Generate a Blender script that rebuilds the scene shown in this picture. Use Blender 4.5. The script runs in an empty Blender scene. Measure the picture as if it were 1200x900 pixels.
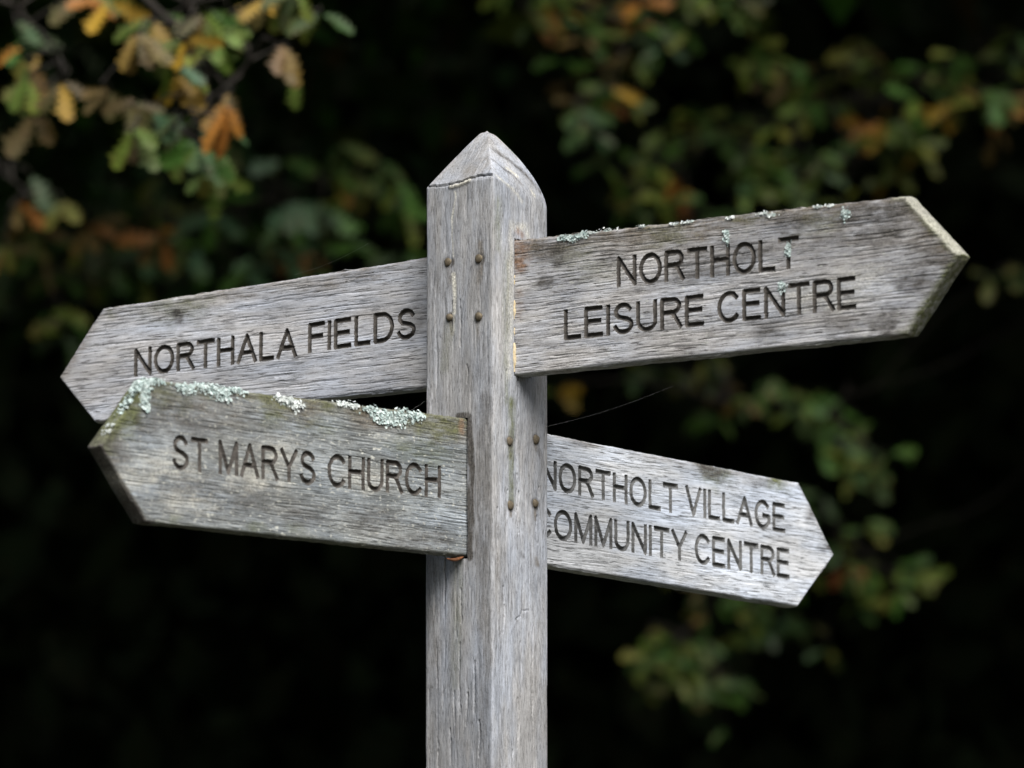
import bpy, math, random
import numpy as np
from mathutils import Vector, Matrix

random.seed(7)
RNG = np.random.default_rng(11)
scene = bpy.context.scene
COL = scene.collection
R = math.radians

# ------------------------------------------------------------------ camera
FPX, W0, H0 = 8000.0, 1200.0, 900.0          # focal length in photo pixels
THETA = R(39.4)                              # turn of the post to the view
HALF = 0.0520                                # half width of the post
CAM = Vector((0.030, -8.07, 1.20))
PITCH = math.atan2(1050.0, FPX)
cam_data = bpy.data.cameras.new('camera')
cam = bpy.data.objects.new('camera', cam_data)
COL.objects.link(cam)
cam.location = CAM
cam.rotation_euler = (R(90) + PITCH, 0, 0)
cam_data.sensor_width = 36.0
cam_data.lens = 36.0 * FPX / W0
cam_data.clip_start = 0.1
cam_data.clip_end = 2000.0
cam_data.dof.use_dof = True
cam_data.dof.focus_distance = 8.16
cam_data.dof.aperture_fstop = 5.2
cam_data.dof.aperture_blades = 9
scene.camera = cam

# ------------------------------------------------------------------ light
SUN_EL, SUN_AZ = R(48), R(19)                # azimuth: to the right of straight behind the camera
world = bpy.data.worlds.new('World')
scene.world = world
world.use_nodes = True
wn = world.node_tree.nodes
sky = wn.new('ShaderNodeTexSky')
sky.sky_type = 'NISHITA'
sky.sun_disc = False
sky.sun_elevation = SUN_EL
sky.sun_rotation = math.pi - SUN_AZ
sky.air_density = 1.0
sky.dust_density = 4.0
sky.ozone_density = 1.0
world.node_tree.links.new(sky.outputs[0], wn['Background'].inputs[0])
wn['Background'].inputs[1].default_value = 0.05
sun_data = bpy.data.lights.new('sun', 'SUN')
sun = bpy.data.objects.new('sun', sun_data)
COL.objects.link(sun)
sun_data.energy = 4.5
sun_data.angle = R(43)
sun_data.color = (1.0, 0.993, 0.982)
to_sun = Vector((math.sin(SUN_AZ) * math.cos(SUN_EL), -math.cos(SUN_AZ) * math.cos(SUN_EL), math.sin(SUN_EL)))
sun.rotation_euler = to_sun.to_track_quat('Z', 'Y').to_euler()
sun.location = (3, -6, 9)

vs = scene.view_settings
vs.view_transform = 'Standard'
vs.look = 'None'
vs.gamma = 1.0
vs.use_curve_mapping = False
vs.exposure = 0.44
scene.cycles.max_bounces = 6
scene.cycles.diffuse_bounces = 3
scene.cycles.transmission_bounces = 3

# ------------------------------------------------------------------ helpers
def tag(o, label=None, cat=None, group=None, kind=None):
    if label: o['label'] = label
    if cat: o['category'] = cat
    if group: o['group'] = group
    if kind: o['kind'] = kind
    return o

def empty(name, loc=(0, 0, 0), parent=None):
    o = bpy.data.objects.new(name, None)
    COL.objects.link(o)
    o.location = loc
    o.empty_display_size = 0.1
    if parent: o.parent = parent
    return o

def np_mesh(name, verts, faces_list, mat, parent=None, smooth=True, attrs=None, cols=None):
    """faces_list: list of integer arrays (n,3) or (n,4)."""
    me = bpy.data.meshes.new(name)
    verts = np.asarray(verts, dtype=np.float32)
    faces_list = [np.asarray(f, dtype=np.int32) for f in faces_list if len(f)]
    me.vertices.add(len(verts))
    me.vertices.foreach_set('co', verts.ravel())
    loops = np.concatenate([f.ravel() for f in faces_list])
    sizes = np.concatenate([np.full(len(f), f.shape[1], dtype=np.int32) for f in faces_list])
    starts = np.concatenate([[0], np.cumsum(sizes)[:-1]]).astype(np.int32)
    me.loops.add(len(loops))
    me.loops.foreach_set('vertex_index', loops)
    me.polygons.add(len(sizes))
    me.polygons.foreach_set('loop_start', starts)
    me.polygons.foreach_set('loop_total', sizes)
    me.update(calc_edges=True)
    me.validate()
    if smooth:
        me.polygons.foreach_set('use_smooth', np.ones(len(me.polygons), dtype=bool))
    for k, v in (attrs or {}).items():
        a = me.attributes.new(k, 'FLOAT', 'POINT')
        a.data.foreach_set('value', np.asarray(v, dtype=np.float32))
    if cols is not None:
        a = me.attributes.new('tint', 'FLOAT_COLOR', 'POINT')
        a.data.foreach_set('color', np.asarray(cols, dtype=np.float32).ravel())
    if mat: me.materials.append(mat)
    o = bpy.data.objects.new(name, me)
    COL.objects.link(o)
    if parent: o.parent = parent
    return o

def vnoise(x, y, seed=0):
    xi = np.floor(x).astype(np.int64); yi = np.floor(y).astype(np.int64)
    fx = x - xi; fy = y - yi
    fx = fx * fx * (3 - 2 * fx); fy = fy * fy * (3 - 2 * fy)
    def h(a, b):
        n = (a * 374761393 + b * 668265263 + seed * 1442695041) & 0xFFFFFFFF
        n = ((n ^ (n >> 13)) * 1274126177) & 0xFFFFFFFF
        n = ((n ^ (n >> 16)) * 2246822519) & 0xFFFFFFFF
        return ((n ^ (n >> 15)) & 0xFFFF) / 65535.0
    return (h(xi, yi) * (1 - fx) + h(xi + 1, yi) * fx) * (1 - fy) + (h(xi, yi + 1) * (1 - fx) + h(xi + 1, yi + 1) * fx) * fy

def fbm(x, y, seed=0, oct=4):
    s = 0; a = 0.5; t = 0
    for i in range(oct):
        s = s + a * vnoise(x * 2 ** i, y * 2 ** i, seed + i * 17); t += a; a *= 0.55
    return s / t

def sstep(a, b, x):
    t = np.clip((x - a) / (b - a), 0, 1)
    return t * t * (3 - 2 * t)

def seg_dist(px, py, ax, ay, bx, by):
    dx, dy = bx - ax, by - ay
    L2 = dx * dx + dy * dy + 1e-18
    t = np.clip(((px - ax) * dx + (py - ay) * dy) / L2, 0, 1)
    return np.hypot(px - ax - t * dx, py - ay - t * dy)

CP, SP = math.cos(PITCH), math.sin(PITCH)
def ray(px, py):
    a = (px - 600.0) / FPX; b = (450.0 - py) / FPX
    return Vector((a, CP - b * SP, SP + b * CP))
def at_y(px, py, y):
    d = ray(px, py)
    return CAM + d * ((y - CAM.y) / d.y)

ct, st = math.cos(THETA), math.sin(THETA)
LV = Vector((-st, -ct, 0))                   # normal of the post's left visible face
RV = Vector((ct, -st, 0))                    # normal of its right visible face
FR_U = (RV, LV, -THETA)                      # (x axis, front normal, z rotation): upper pair of boards
FR_L = (-LV, RV, R(90) - THETA)              # lower pair
def on_plane(px, py, frame, off):
    X, N, _ = frame
    d = ray(px, py)
    s = (off - N.dot(CAM)) / N.dot(d)
    p = CAM + d * s
    return (p.dot(X), p.z)

# ------------------------------------------------------------------ materials
def nt_new(name):
    m = bpy.data.materials.new(name)
    m.use_nodes = True
    t = m.node_tree
    return m, t, t.nodes['Principled BSDF']

class NB:
    def __init__(self, tree): self.t = tree
    def n(self, typ, **kw):
        o = self.t.nodes.new(typ)
        for k, v in kw.items(): setattr(o, k, v)
        return o
    def l(self, a, b): self.t.links.new(a, b)
    def noise(self, vec, scale, detail=3, rough=0.55):
        o = self.n('ShaderNodeTexNoise')
        o.inputs['Scale'].default_value = scale; o.inputs['Detail'].default_value = detail
        o.inputs['Roughness'].default_value = rough
        self.l(vec, o.inputs['Vector'])
        return o.outputs['Fac']
    def mapr(self, v, a, b, c=0.0, d=1.0):
        o = self.n('ShaderNodeMapRange')
        self.l(v, o.inputs[0])
        for i, x in enumerate((a, b, c, d)): o.inputs[i + 1].default_value = x
        return o.outputs[0]
    def math(self, op, a, b=None):
        o = self.n('ShaderNodeMath', operation=op)
        for i, x in enumerate((a, b)):
            if x is None: continue
            if isinstance(x, (int, float)): o.inputs[i].default_value = x
            else: self.l(x, o.inputs[i])
        return o.outputs[0]
    def mix(self, fac, a, b, blend='MIX'):
        o = self.n('ShaderNodeMix', data_type='RGBA', blend_type=blend)
        for s, x in ((o.inputs['Factor'], fac), (o.inputs['A'], a), (o.inputs['B'], b)):
            if isinstance(x, (int, float)): s.default_value = x
            elif isinstance(x, tuple): s.default_value = (*x, 1) if len(x) == 3 else x
            else: self.l(x, s)
        return o.outputs['Result']
    def attr(self, name):
        return self.n('ShaderNodeAttribute', attribute_name=name).outputs['Fac']

def wood_mat(name, light, mid, dark, along='X', fiss=0.6, blotch=0.5, speck=0.0, seed=0.0):
    m, t, p = nt_new(name)
    b = NB(t)
    tc = b.n('ShaderNodeTexCoord').outputs['Object']
    def stretched(a, c, off=0.0):
        mp = b.n('ShaderNodeMapping')
        mp.inputs['Location'].default_value = (seed + off, seed * 0.7 + off, seed * 1.3 - off)
        mp.inputs['Scale'].default_value = (a, c, c) if along == 'X' else (c, c, a)
        b.l(warp, mp.inputs['Vector'])
        return mp.outputs[0]
    # gentle wander of the grain
    wn_ = b.n('ShaderNodeTexNoise'); wn_.inputs['Scale'].default_value = 4.0; wn_.inputs['Detail'].default_value = 2
    b.l(tc, wn_.inputs['Vector'])
    sc_ = b.n('ShaderNodeVectorMath', operation='MULTIPLY_ADD')
    b.l(wn_.outputs['Color'], sc_.inputs[0]); sc_.inputs[1].default_value = (0.008, 0.008, 0.008); b.l(tc, sc_.inputs[2])
    warp = sc_.outputs[0]
    sh = 2.4 if along == 'Z' else 1.0                        # the post's flecks are shorter
    broad = b.noise(stretched(3.0, 60.0, 1.0), 1.0, 3)
    fine = b.noise(stretched(14.0 * sh, 430.0, 2.0), 1.0, 4, 0.6)
    fis = b.noise(stretched(40.0 * sh, 860.0, 5.0), 1.0, 2, 0.5)
    hair = b.noise(stretched(50.0 * sh, 1450.0, 7.0), 1.0, 2, 0.6)
    cloud = b.noise(stretched(11.0, 34.0, 8.0), 1.0, 4, 0.6)
    patch = b.noise(tc, 22.0, 5, 0.62)
    grit = b.noise(tc, 420.0, 3, 0.6)
    fac = b.math('ADD', b.math('ADD', b.math('MULTIPLY', b.mapr(fine, 0.30, 0.70), 0.38), b.math('MULTIPLY', b.mapr(hair, 0.28, 0.72), 0.30)),
                 b.math('ADD', b.math('MULTIPLY', b.mapr(cloud, 0.34, 0.66), 0.20), b.math('MULTIPLY', b.mapr(grit, 0.3, 0.7), 0.14)))
    ramp = b.n('ShaderNodeValToRGB')
    e = ramp.color_ramp.elements
    e[0].position = 0.21; e[0].color = (*dark, 1)
    e[1].position = 0.78; e[1].color = (*light, 1)
    x = e.new(0.48); x.color = (*mid, 1)
    b.l(fac, ramp.inputs[0])
    col = ramp.outputs[0]
    # grey blotches of weathering
    col = b.mix(b.math('MULTIPLY', b.mapr(patch, 0.52, 0.74), blotch), col, tuple(c * 0.62 for c in mid), 'MIX')
    mott = b.noise(stretched(5.0, 13.0, 11.0), 1.0, 4, 0.6)
    col = b.mix(b.mapr(mott, 0.42, 0.68, 0, 0.8 if along == 'Z' else 0.5), col, tuple(c * 0.60 for c in mid), 'MIX')
    # warm and cold drifts of bleaching
    warm = b.noise(stretched(6.0, 26.0, 15.0), 1.0, 4, 0.6)
    col = b.mix(b.mapr(warm, 0.40, 0.64), b.mix(1.0, col, (1.0, 0.99, 0.965), 'MULTIPLY'), b.mix(1.0, col, (0.925, 0.985, 1.075), 'MULTIPLY'))
    # open pores
    fm = b.mapr(fis, 0.58, 0.66)
    fm = b.math('MULTIPLY', fm, fiss)
    col = b.mix(fm, col, tuple(c * 0.42 for c in dark))
    if speck:
        sp = b.noise(stretched(150.0, 300.0, 9.0), 1.0, 2, 0.5)
        sm = b.math('MULTIPLY', b.mapr(sp, 0.60, 0.72), speck)
        col = b.mix(sm, col, (0.56, 0.56, 0.50))
    # dirt, growth, bleaching and painted light and shade laid on by the mesh's own masks, broken up by noise
    brk = b.mapr(b.noise(stretched(40.0, 160.0, 3.0), 1.0, 4, 0.65), 0.30, 0.66)
    for nm, c, k in (('brown', (0.155, 0.127, 0.092), 0.85), ('algae', (0.115, 0.125, 0.058), 0.85),
                     ('wet_shade', (0.085, 0.078, 0.070), 0.9), ('pale', (0.56, 0.54, 0.47), 0.9), ('rust', (0.24, 0.15, 0.10), 0.8), ('crust', (0.47, 0.55, 0.51), 0.95)):
        a = b.attr(nm)
        f = b.math('MULTIPLY', b.math('MULTIPLY', a, k), b.math('ADD', b.math('MULTIPLY', brk, 1.15), b.math('MULTIPLY', a, 0.45)))
        fc = b.n('ShaderNodeClamp'); b.l(f, fc.inputs[0])
        col = b.mix(fc.outputs[0], col, b.mix(b.mapr(grit, 0.3, 0.7), tuple(x * 0.42 for x in c), tuple(min(1, x * 1.45) for x in c)))
    b.l(col, p.inputs['Base Color'])
    p.inputs['Roughness'].default_value = 0.88
    p.inputs['Specular IOR Level'].default_value = 0.25
    h = b.math('ADD', b.math('ADD', b.math('MULTIPLY', fine, 0.3), b.math('MULTIPLY', hair, 0.3)), b.math('ADD', b.math('MULTIPLY', fm, -0.8), b.math('MULTIPLY', grit, 0.25)))
    bu = b.n('ShaderNodeBump'); bu.inputs['Strength'].default_value = 0.65; bu.inputs['Distance'].default_value = 0.0013
    b.l(h, bu.inputs['Height']); b.l(bu.outputs[0], p.inputs['Normal'])
    return m

def plain_mat(name, c1, c2, scale, rough=0.8, bump=0.0, metallic=0.0, detail=3):
    m, t, p = nt_new(name)
    b = NB(t)
    tc = b.n('ShaderNodeTexCoord').outputs['Object']
    f = b.noise(tc, scale, detail, 0.6)
    b.l(b.mix(b.mapr(f, 0.3, 0.7), c1, c2), p.inputs['Base Color'])
    p.inputs['Roughness'].default_value = rough
    p.inputs['Metallic'].default_value = metallic
    p.inputs['Specular IOR Level'].default_value = 0.3
    if bump:
        bu = b.n('ShaderNodeBump'); bu.inputs['Strength'].default_value = 0.8; bu.inputs['Distance'].default_value = bump
        b.l(f, bu.inputs['Height']); b.l(bu.outputs[0], p.inputs['Normal'])
    return m

def leaf_mat(name, rough=0.55, transl=0.3, spec=0.3):
    m, t, p = nt_new(name)
    b = NB(t)
    c = b.n('ShaderNodeAttribute', attribute_name='tint').outputs['Color']
    tc = b.n('ShaderNodeTexCoord').outputs['Object']
    f = b.noise(tc, 70.0, 3, 0.6)
    col = b.mix(b.mapr(f, 0.5, 0.75, 0, 0.55), c, (0.10, 0.055, 0.025))
    b.l(col, p.inputs['Base Color'])
    p.inputs['Roughness'].default_value = rough
    p.inputs['Specular IOR Level'].default_value = spec
    tr = b.n('ShaderNodeBsdfTranslucent'); b.l(col, tr.inputs['Color'])
    mx = b.n('ShaderNodeMixShader'); mx.inputs[0].default_value = transl
    out = t.nodes['Material Output']
    b.l(p.outputs[0], mx.inputs[1]); b.l(tr.outputs[0], mx.inputs[2]); b.l(mx.outputs[0], out.inputs['Surface'])
    return m

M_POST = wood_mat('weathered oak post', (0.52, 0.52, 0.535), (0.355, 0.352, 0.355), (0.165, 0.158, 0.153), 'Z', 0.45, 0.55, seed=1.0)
M_FIELDS = wood_mat('weathered oak fields', (0.78, 0.775, 0.79), (0.54, 0.53, 0.535), (0.20, 0.19, 0.183), 'X', 0.9, 0.35, seed=2.0)
M_LEISURE = wood_mat('weathered oak leisure', (0.77, 0.76, 0.765), (0.46, 0.445, 0.44), (0.14, 0.128, 0.118), 'X', 0.95, 0.5, 0.55, seed=3.0)
M_CHURCH = wood_mat('weathered oak church', (0.47, 0.49, 0.49), (0.235, 0.245, 0.24), (0.075, 0.077, 0.072), 'X', 0.75, 0.85, 0.85, seed=4.0)
M_VILLAGE = wood_mat('weathered oak village', (0.76, 0.78, 0.82), (0.56, 0.575, 0.60), (0.22, 0.222, 0.225), 'X', 0.85, 0.2, seed=5.0)
M_LETTER = plain_mat('grimy carved letter', (0.036, 0.032, 0.028), (0.10, 0.09, 0.079), 160.0, 0.9, 0.0008)
M_LETTER_PALE = plain_mat('bleached carved letter', (0.06, 0.06, 0.058), (0.16, 0.16, 0.157), 160.0, 0.9, 0.0008)
M_LICHEN = plain_mat('pale lichen', (0.27, 0.37, 0.35), (0.68, 0.75, 0.72), 190.0, 0.9, 0.0008)
M_LICHEN_W = plain_mat('white lichen', (0.36, 0.40, 0.38), (0.74, 0.77, 0.74), 190.0, 0.9, 0.0008)
M_NAIL = plain_mat('rusty nail head', (0.085, 0.068, 0.045), (0.19, 0.155, 0.105), 240.0, 0.7, 0.0006, 0.25)
M_FILLER = plain_mat('splintered pale wood', (0.46, 0.36, 0.20), (0.66, 0.56, 0.38), 200.0, 0.8, 0.0006)
M_WEDGE = plain_mat('rotten orange wood', (0.05, 0.022, 0.010), (0.19, 0.075, 0.03), 150.0, 0.8, 0.0008)
M_WEB = plain_mat('spider silk', (0.5, 0.5, 0.48), (0.6, 0.6, 0.58), 10.0, 0.4)
M_BARK = plain_mat('bark', (0.016, 0.013, 0.010), (0.05, 0.042, 0.033), 30.0, 0.95, 0.006)
M_TWIG = plain_mat('twig bark', (0.010, 0.008, 0.006), (0.028, 0.023, 0.018), 60.0, 0.9)
M_LEAF = leaf_mat('autumn oak leaf')
M_DARKLEAF = leaf_mat('shaded leaf', 0.8, 0.15, 0.12)

# ------------------------------------------------------------------ ground
def ground_mat():
    m, t, p = nt_new('leaf litter and grass')
    b = NB(t)
    tc = b.n('ShaderNodeTexCoord').outputs['Object']
    n1 = b.noise(tc, 0.35, 4); n2 = b.noise(tc, 14.0, 5, 0.7)
    col = b.mix(b.mapr(n1, 0.42, 0.6), (0.030, 0.042, 0.014), (0.045, 0.030, 0.018))
    col = b.mix(b.mapr(n2, 0.35, 0.7), col, (0.02, 0.02, 0.01))
    b.l(col, p.inputs['Base Color']); p.inputs['Roughness'].default_value = 0.95
    bu = b.n('ShaderNodeBump'); bu.inputs['Distance'].default_value = 0.04
    b.l(n2, bu.inputs['Height']); b.l(bu.outputs[0], p.inputs['Normal'])
    return m
gx = np.concatenate([[-600, -200, -80, -40], np.linspace(-20, 20, 81), [40, 80, 200, 600]])
gX, gY = np.meshgrid(gx, gx)
gz = (fbm(gX * 0.35 + 50, gY * 0.35 + 50, 3) - 0.5) * 0.18 * np.exp(-np.hypot(gX, gY) / 25)
z0 = float((fbm(np.array([50.0]), np.array([50.0]), 3)[0] - 0.5) * 0.18)
gz = gz - z0
n = len(gx)
ii = np.arange(n * n).reshape(n, n)
gq = np.stack([ii[:-1, :-1], ii[:-1, 1:], ii[1:, 1:], ii[1:, :-1]], -1).reshape(-1, 4)
g = np_mesh('ground', np.stack([gX, gY, gz], -1).reshape(-1, 3), [gq], ground_mat())
tag(g, kind='structure')

# ------------------------------------------------------------------ the post
root = empty('fingerpost', (0, 0, 0))
tag(root, 'weathered oak fingerpost with four pointed direction boards on a square post', 'signpost')

TOPZ = 2.497
def build_post():
    r = 0.0035
    # perimeter, counter-clockwise from the far-left corner: the two visible faces finely, the others coarsely
    per = []
    def side(a, bpt, step):
        L_ = math.dist(a, bpt); k = max(2, int(round(L_ / step)))
        return [(a[0] + (bpt[0] - a[0]) * i / k, a[1] + (bpt[1] - a[1]) * i / k) for i in range(k)]
    h = HALF
    def arc(cx, cy, a0, k):
        return [(cx + r * math.cos(R(a0 + 90 * i / k)), cy + r * math.sin(R(a0 + 90 * i / k))) for i in range(k)]
    per += arc(-h + r, -h + r, 180, 4); per += side((-h + r, -h), (h - r, -h), 0.001)      # left visible face
    per += arc(h - r, -h + r, 270, 5); per += side((h, -h + r), (h, h - r), 0.001)         # right visible face
    per += arc(h - r, h - r, 0, 4); per += side((h - r, h), (-h + r, h), 0.008)
    per += arc(-h + r, h - r, 90, 4); per += side((-h, h - r), (-h, -h + r), 0.008)
    per = np.array(per); n = len(per)
    zs = np.concatenate([np.linspace(-0.3, 1.74, 30), np.arange(1.75, 1.0e-6 + TOPZ, 0.00125)])
    # height of the eaves round the perimeter (worn lower on the right)
    def eave(x, y):
        u = (x + h) / (2 * h); v = (y + h) / (2 * h)
        return -0.002 * (1 - u) - 0.026 * sstep(0, 1, v) * u - 0.008 * v * (1 - u)
    ez = eave(per[:, 0], per[:, 1])
    nz = len(zs)
    P = np.zeros((nz, n, 3)); P[:, :, 0] = per[None, :, 0]; P[:, :, 1] = per[None, :, 1]
    frac = np.clip((zs - 2.40) / (TOPZ - 2.40), 0, 1)
    P[:, :, 2] = zs[:, None] + frac[:, None] * ez[None, :]
    # cap rows
    m = 60; cap = []
    apexz = at_y(572, 150, 0.0).z
    for i in range(1, m + 1):
        s = i / m
        k = 1 - s
        vv = (per[:, 1] + h) / (2 * h)
        ww = sstep(0, 0.9, vv) * np.clip((per[:, 0] + h) / (2 * h), 0, 1)
        kk = (1 - ww) * k ** 0.92 + ww * (1 - s ** 1.6)
        kk = np.maximum(kk, 0.012)
        z = (TOPZ + ez) * (1 - s) + apexz * s
        z = z - 0.004 * sstep(0.86, 1.0, np.full(n, s)) ** 2
        kk = kk * (1 + 0.0 * vv)
        cap.append(np.stack([per[:, 0] * kk, per[:, 1] * kk, z], -1))
    P = np.concatenate([P, np.array(cap)], 0)
    nz2 = P.shape[0]
    V = P.reshape(-1, 3)
    # outward normal (approx): radial, face-wise
    x, y, z = V[:, 0].copy(), V[:, 1].copy(), V[:, 2].copy()
    sidem = np.where(np.abs(y) > np.abs(x), 0, 1)             # 0: y faces, 1: x faces
    nx = np.where(sidem == 1, np.sign(x), 0.0); ny = np.where(sidem == 0, np.sign(y), 0.0)
    t = np.where(sidem == 0, x, y)                             # coordinate across the face
    disp = (fbm(t * 180 + sidem * 31, z * 9, 5) - 0.5) * 0.0006 + (fbm(t * 25 + sidem * 77, z * 3.0, 9) - 0.5) * 0.0018
    disp += -0.0006 * sstep(0.64, 0.80, fbm(t * 330 + sidem * 13, z * 26, 21, 2))
    att = {k: np.zeros(len(V)) for k in ('brown', 'algae', 'wet_shade', 'pale', 'rust', 'crust')}
    crack = np.zeros(len(V))
    left = (sidem == 0) & (y < 0); right = (sidem == 1) & (x > 0)
    # pixel polylines on the faces -> face coordinates
    def lf(px, py): return on_plane(px, py, FR_U, HALF)                                # x, z
    def rf(px, py):
        a, zz = on_plane(px, py, FR_L, HALF)
        return a, zz                                                                   # coordinate along -LV = +y of the post
    def poly(mask, conv, pts, width, depth, jag=0.0006):
        q = [conv(*p_) for p_ in pts]
        idx = np.where(mask)[0]
        tt = t[idx] + (vnoise(z[idx] * 260, t[idx] * 40, 3) - 0.5) * 2 * jag; zz = z[idx] + (vnoise(t[idx] * 330, z[idx] * 50, 4) - 0.5) * 2 * jag
        d = np.full(len(idx), 9.0)
        for a_, b_ in zip(q[:-1], q[1:]): d = np.minimum(d, seg_dist(tt, zz, a_[0], a_[1], b_[0], b_[1]))
        k = 1 - sstep(width * 0.4, width, d)
        disp[idx] -= depth * k
        return idx, d, k
    poly(left, lf, [(499, 218), (512, 218), (528, 216), (536, 213)], 0.0015, 0.007)
    poly(left, lf, [(536, 214), (549, 208.5), (556, 206), (568, 205), (582, 202)], 0.0016, 0.007)
    i_, d_, _ = poly(left, lf, [(528, 219), (538, 216.5), (550, 211)], 0.001, 0.0)
    att['pale'][i_] = np.maximum(att['pale'][i_], 1.0 * (1 - sstep(0.0015, 0.003, d_)))
    disp[i_] += 0.0015 * (1 - sstep(0.0015, 0.003, d_))
    poly(right, rf, [(607.5, 440), (607, 490), (605, 525), (606, 560), (605, 600)], 0.0014, 0.005)
    poly(left, lf, [(548, 812), (546, 850)], 0.0012, 0.003)
    poly(left, lf, [(512, 760), (513, 900)], 0.0010, 0.0015)
    poly(left, lf, [(540, 690), (541, 730)], 0.0010, 0.002)
    poly(right, rf, [(624, 730), (625, 900)], 0.0009, 0.001)
    poly(right, rf, [(604, 726), (610, 722), (612, 716), (619, 715)], 0.0009, 0.0015)
    rc = random.Random(17)
    for q_ in range(26):
        fm_, cv_, a_, b_ = ((left, lf, 503, 572), (right, rf, 582, 634))[q_ % 2]
        x_ = rc.uniform(a_, b_); y_ = rc.uniform(225, 880); l_ = rc.uniform(15, 85)
        poly(fm_, cv_, [(x_, y_), (x_ + rc.uniform(-1.5, 1.5), y_ + l_ * .5), (x_ + rc.uniform(-1, 1), y_ + l_)], rc.uniform(.0009, .0013), rc.uniform(.001, .003), 0.0005)
    # bleached streak, algae, damp, dark bands
    def blob(mask, conv, pts, w_in, w_out, name, amt, ang=1.0):
        q = [conv(*p_) for p_ in pts]
        idx = np.where(mask)[0]
        d = np.full(len(idx), 9.0)
        wob = (fbm(t[idx] * 60, z[idx] * 25, 31) - 0.5) * 0.012
        for a_, b_ in zip(q[:-1], q[1:]): d = np.minimum(d, seg_dist(t[idx] + wob, z[idx], a_[0], a_[1], b_[0], b_[1]))
        att[name][idx] = np.maximum(att[name][idx], amt * (1 - sstep(w_in, w_out, d)))
    blob(left, lf, [(531, 225), (531, 262), (530, 300)], 0.0006, 0.0022, 'pale', 0.75)
    blob(left, lf, [(530, 322), (531, 366)], 0.0022, 0.0042, 'pale', 1.0)
    blob(left, lf, [(531, 366), (529, 392)], 0.0006, 0.003, 'pale', 0.6)
    blob(left, lf, [(592, 270), (590, 445)], 0.001, 0.010, 'algae', 0.30)
    blob(left, lf, [(527, 375), (522, 430)], 0.002, 0.012, 'algae', 0.4)
    blob(left, lf, [(561, 285), (561, 330)], 0.001, 0.007, 'brown', 0.7)
    blob(left, lf, [(525, 307), (527, 330)], 0.001, 0.006, 'brown', 0.5)
    blob(left, lf, [(561, 372), (561, 395)], 0.001, 0.006, 'brown', 0.5)
    blob(left, lf, [(584, 232), (583, 262)], 0.001, 0.006, 'algae', 0.5)
    blob(right, rf, [(600, 262), (598, 300), (598, 440)], 0.0005, 0.0085, 'pale', 0.5)
    blob(right, rf, [(594, 300), (594, 470)], 0.001, 0.010, 'algae', 0.5)
    pass
    blob(right, rf, [(602, 266), (617, 266), (620, 276)], 0.0005, 0.009, 'pale', 0.6)
    blob(right, rf, [(607, 270), (613, 276)], 0.001, 0.007, 'rust', 0.7)
    blob(right, rf, [(584, 235), (584, 290)], 0.001, 0.010, 'algae', 0.45)
    blob(right, rf, [(583, 205), (600, 222), (610, 236)], 0.0005, 0.004, 'pale', 0.6)
    blob(right, rf, [(590, 185), (606, 203), (614, 216)], 0.0005, 0.003, 'wet_shade', 0.7)
    blob(right, rf, [(600, 172), (620, 196), (636, 224)], 0.0005, 0.006, 'wet_shade', 0.8)
    blob(right, rf, [(604, 195), (612, 206)], 0.0008, 0.003, 'pale', 1.0)
    blob(right, rf, [(624, 222), (628, 230)], 0.0008, 0.003, 'pale', 0.9)
    blob(right, rf, [(633, 232), (636, 270)], 0.002, 0.008, 'wet_shade', 0.45)
    blob(left, lf, [(556, 185), (566, 195), (540, 200)], 0.002, 0.012, 'brown', 0.4)
    blob(right, rf, [(600, 470), (598, 520), (599, 590)], 0.002, 0.010, 'algae', 0.75)
    blob(right, rf, [(612, 648), (614, 652)], 0.001, 0.005, 'wet_shade', 0.5)
    blob(right, rf, [(629, 655), (630, 661)], 0.001, 0.006, 'brown', 0.7)
    blob(right, rf, [(630, 520), (637, 545)], 0.001, 0.006, 'wet_shade', 0.5)
    blob(right, rf, [(627, 760), (628, 830), (622, 860)], 0.002, 0.010, 'wet_shade', 0.25)
    for px_, py_, fm_, cv_ in ((525, 307, left, lf), (561, 303, left, lf), (527, 372, left, lf), (561, 371, left, lf), (597, 517, right, rf), (628, 515, right, rf), (598, 592, right, rf), (627, 590, right, rf)):
        blob(fm_, cv_, [(px_, py_), (px_ + .3, py_ + 1)], 0.0052, 0.0092, 'wet_shade', 0.8)
        blob(fm_, cv_, [(px_, py_ + 6), (px_ + .5, py_ + 12 + (px_ * 7) % 14)], 0.001, 0.0045, 'brown', 0.6)
    blob(left, lf, [(549, 488), (552, 560), (552, 652)], 0.004, 0.0075, 'wet_shade', 1.0)  # dark band down the face beside the mossy board
    blob(left, lf, [(536, 488), (545, 487), (549, 492)], 0.003, 0.006, 'wet_shade', 1.0)
    blob(left, lf, [(566, 470), (566, 655)], 0.006, 0.016, 'wet_shade', 0.55)
    blob(left, lf, [(566, 655), (568, 900)], 0.003, 0.014, 'wet_shade', 0.40)
    blob(left, lf, [(504, 660), (508, 900)], 0.003, 0.016, 'wet_shade', 0.30)
    blob(left, lf, [(536, 655), (534, 800)], 0.003, 0.014, 'algae', 0.35)
    for k in att: att[k] = att[k]
    x += nx * disp; y += ny * disp
    V = np.stack([x, y, z], -1)
    # faces
    idx = np.arange(nz2 * n).reshape(nz2, n)
    a = idx[:-1, :]; bq = np.roll(idx, -1, 1)[:-1, :]; c = np.roll(idx, -1, 1)[1:, :]; d = idx[1:, :]
    Q = np.stack([a, bq, c, d], -1).reshape(-1, 4)
    ctr = V[Q].mean(1)
    # mortises
    slots = []
    def zz(px, py, fr, off): return on_plane(px, py, fr, off)[1]
    zu1 = zz(606, 280, FR_L, HALF); zu0 = zz(606, 441, FR_L, HALF)
    zl1 = zz(540, 490, FR_U, HALF); zl0 = zz(538, 655, FR_U, HALF)
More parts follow.
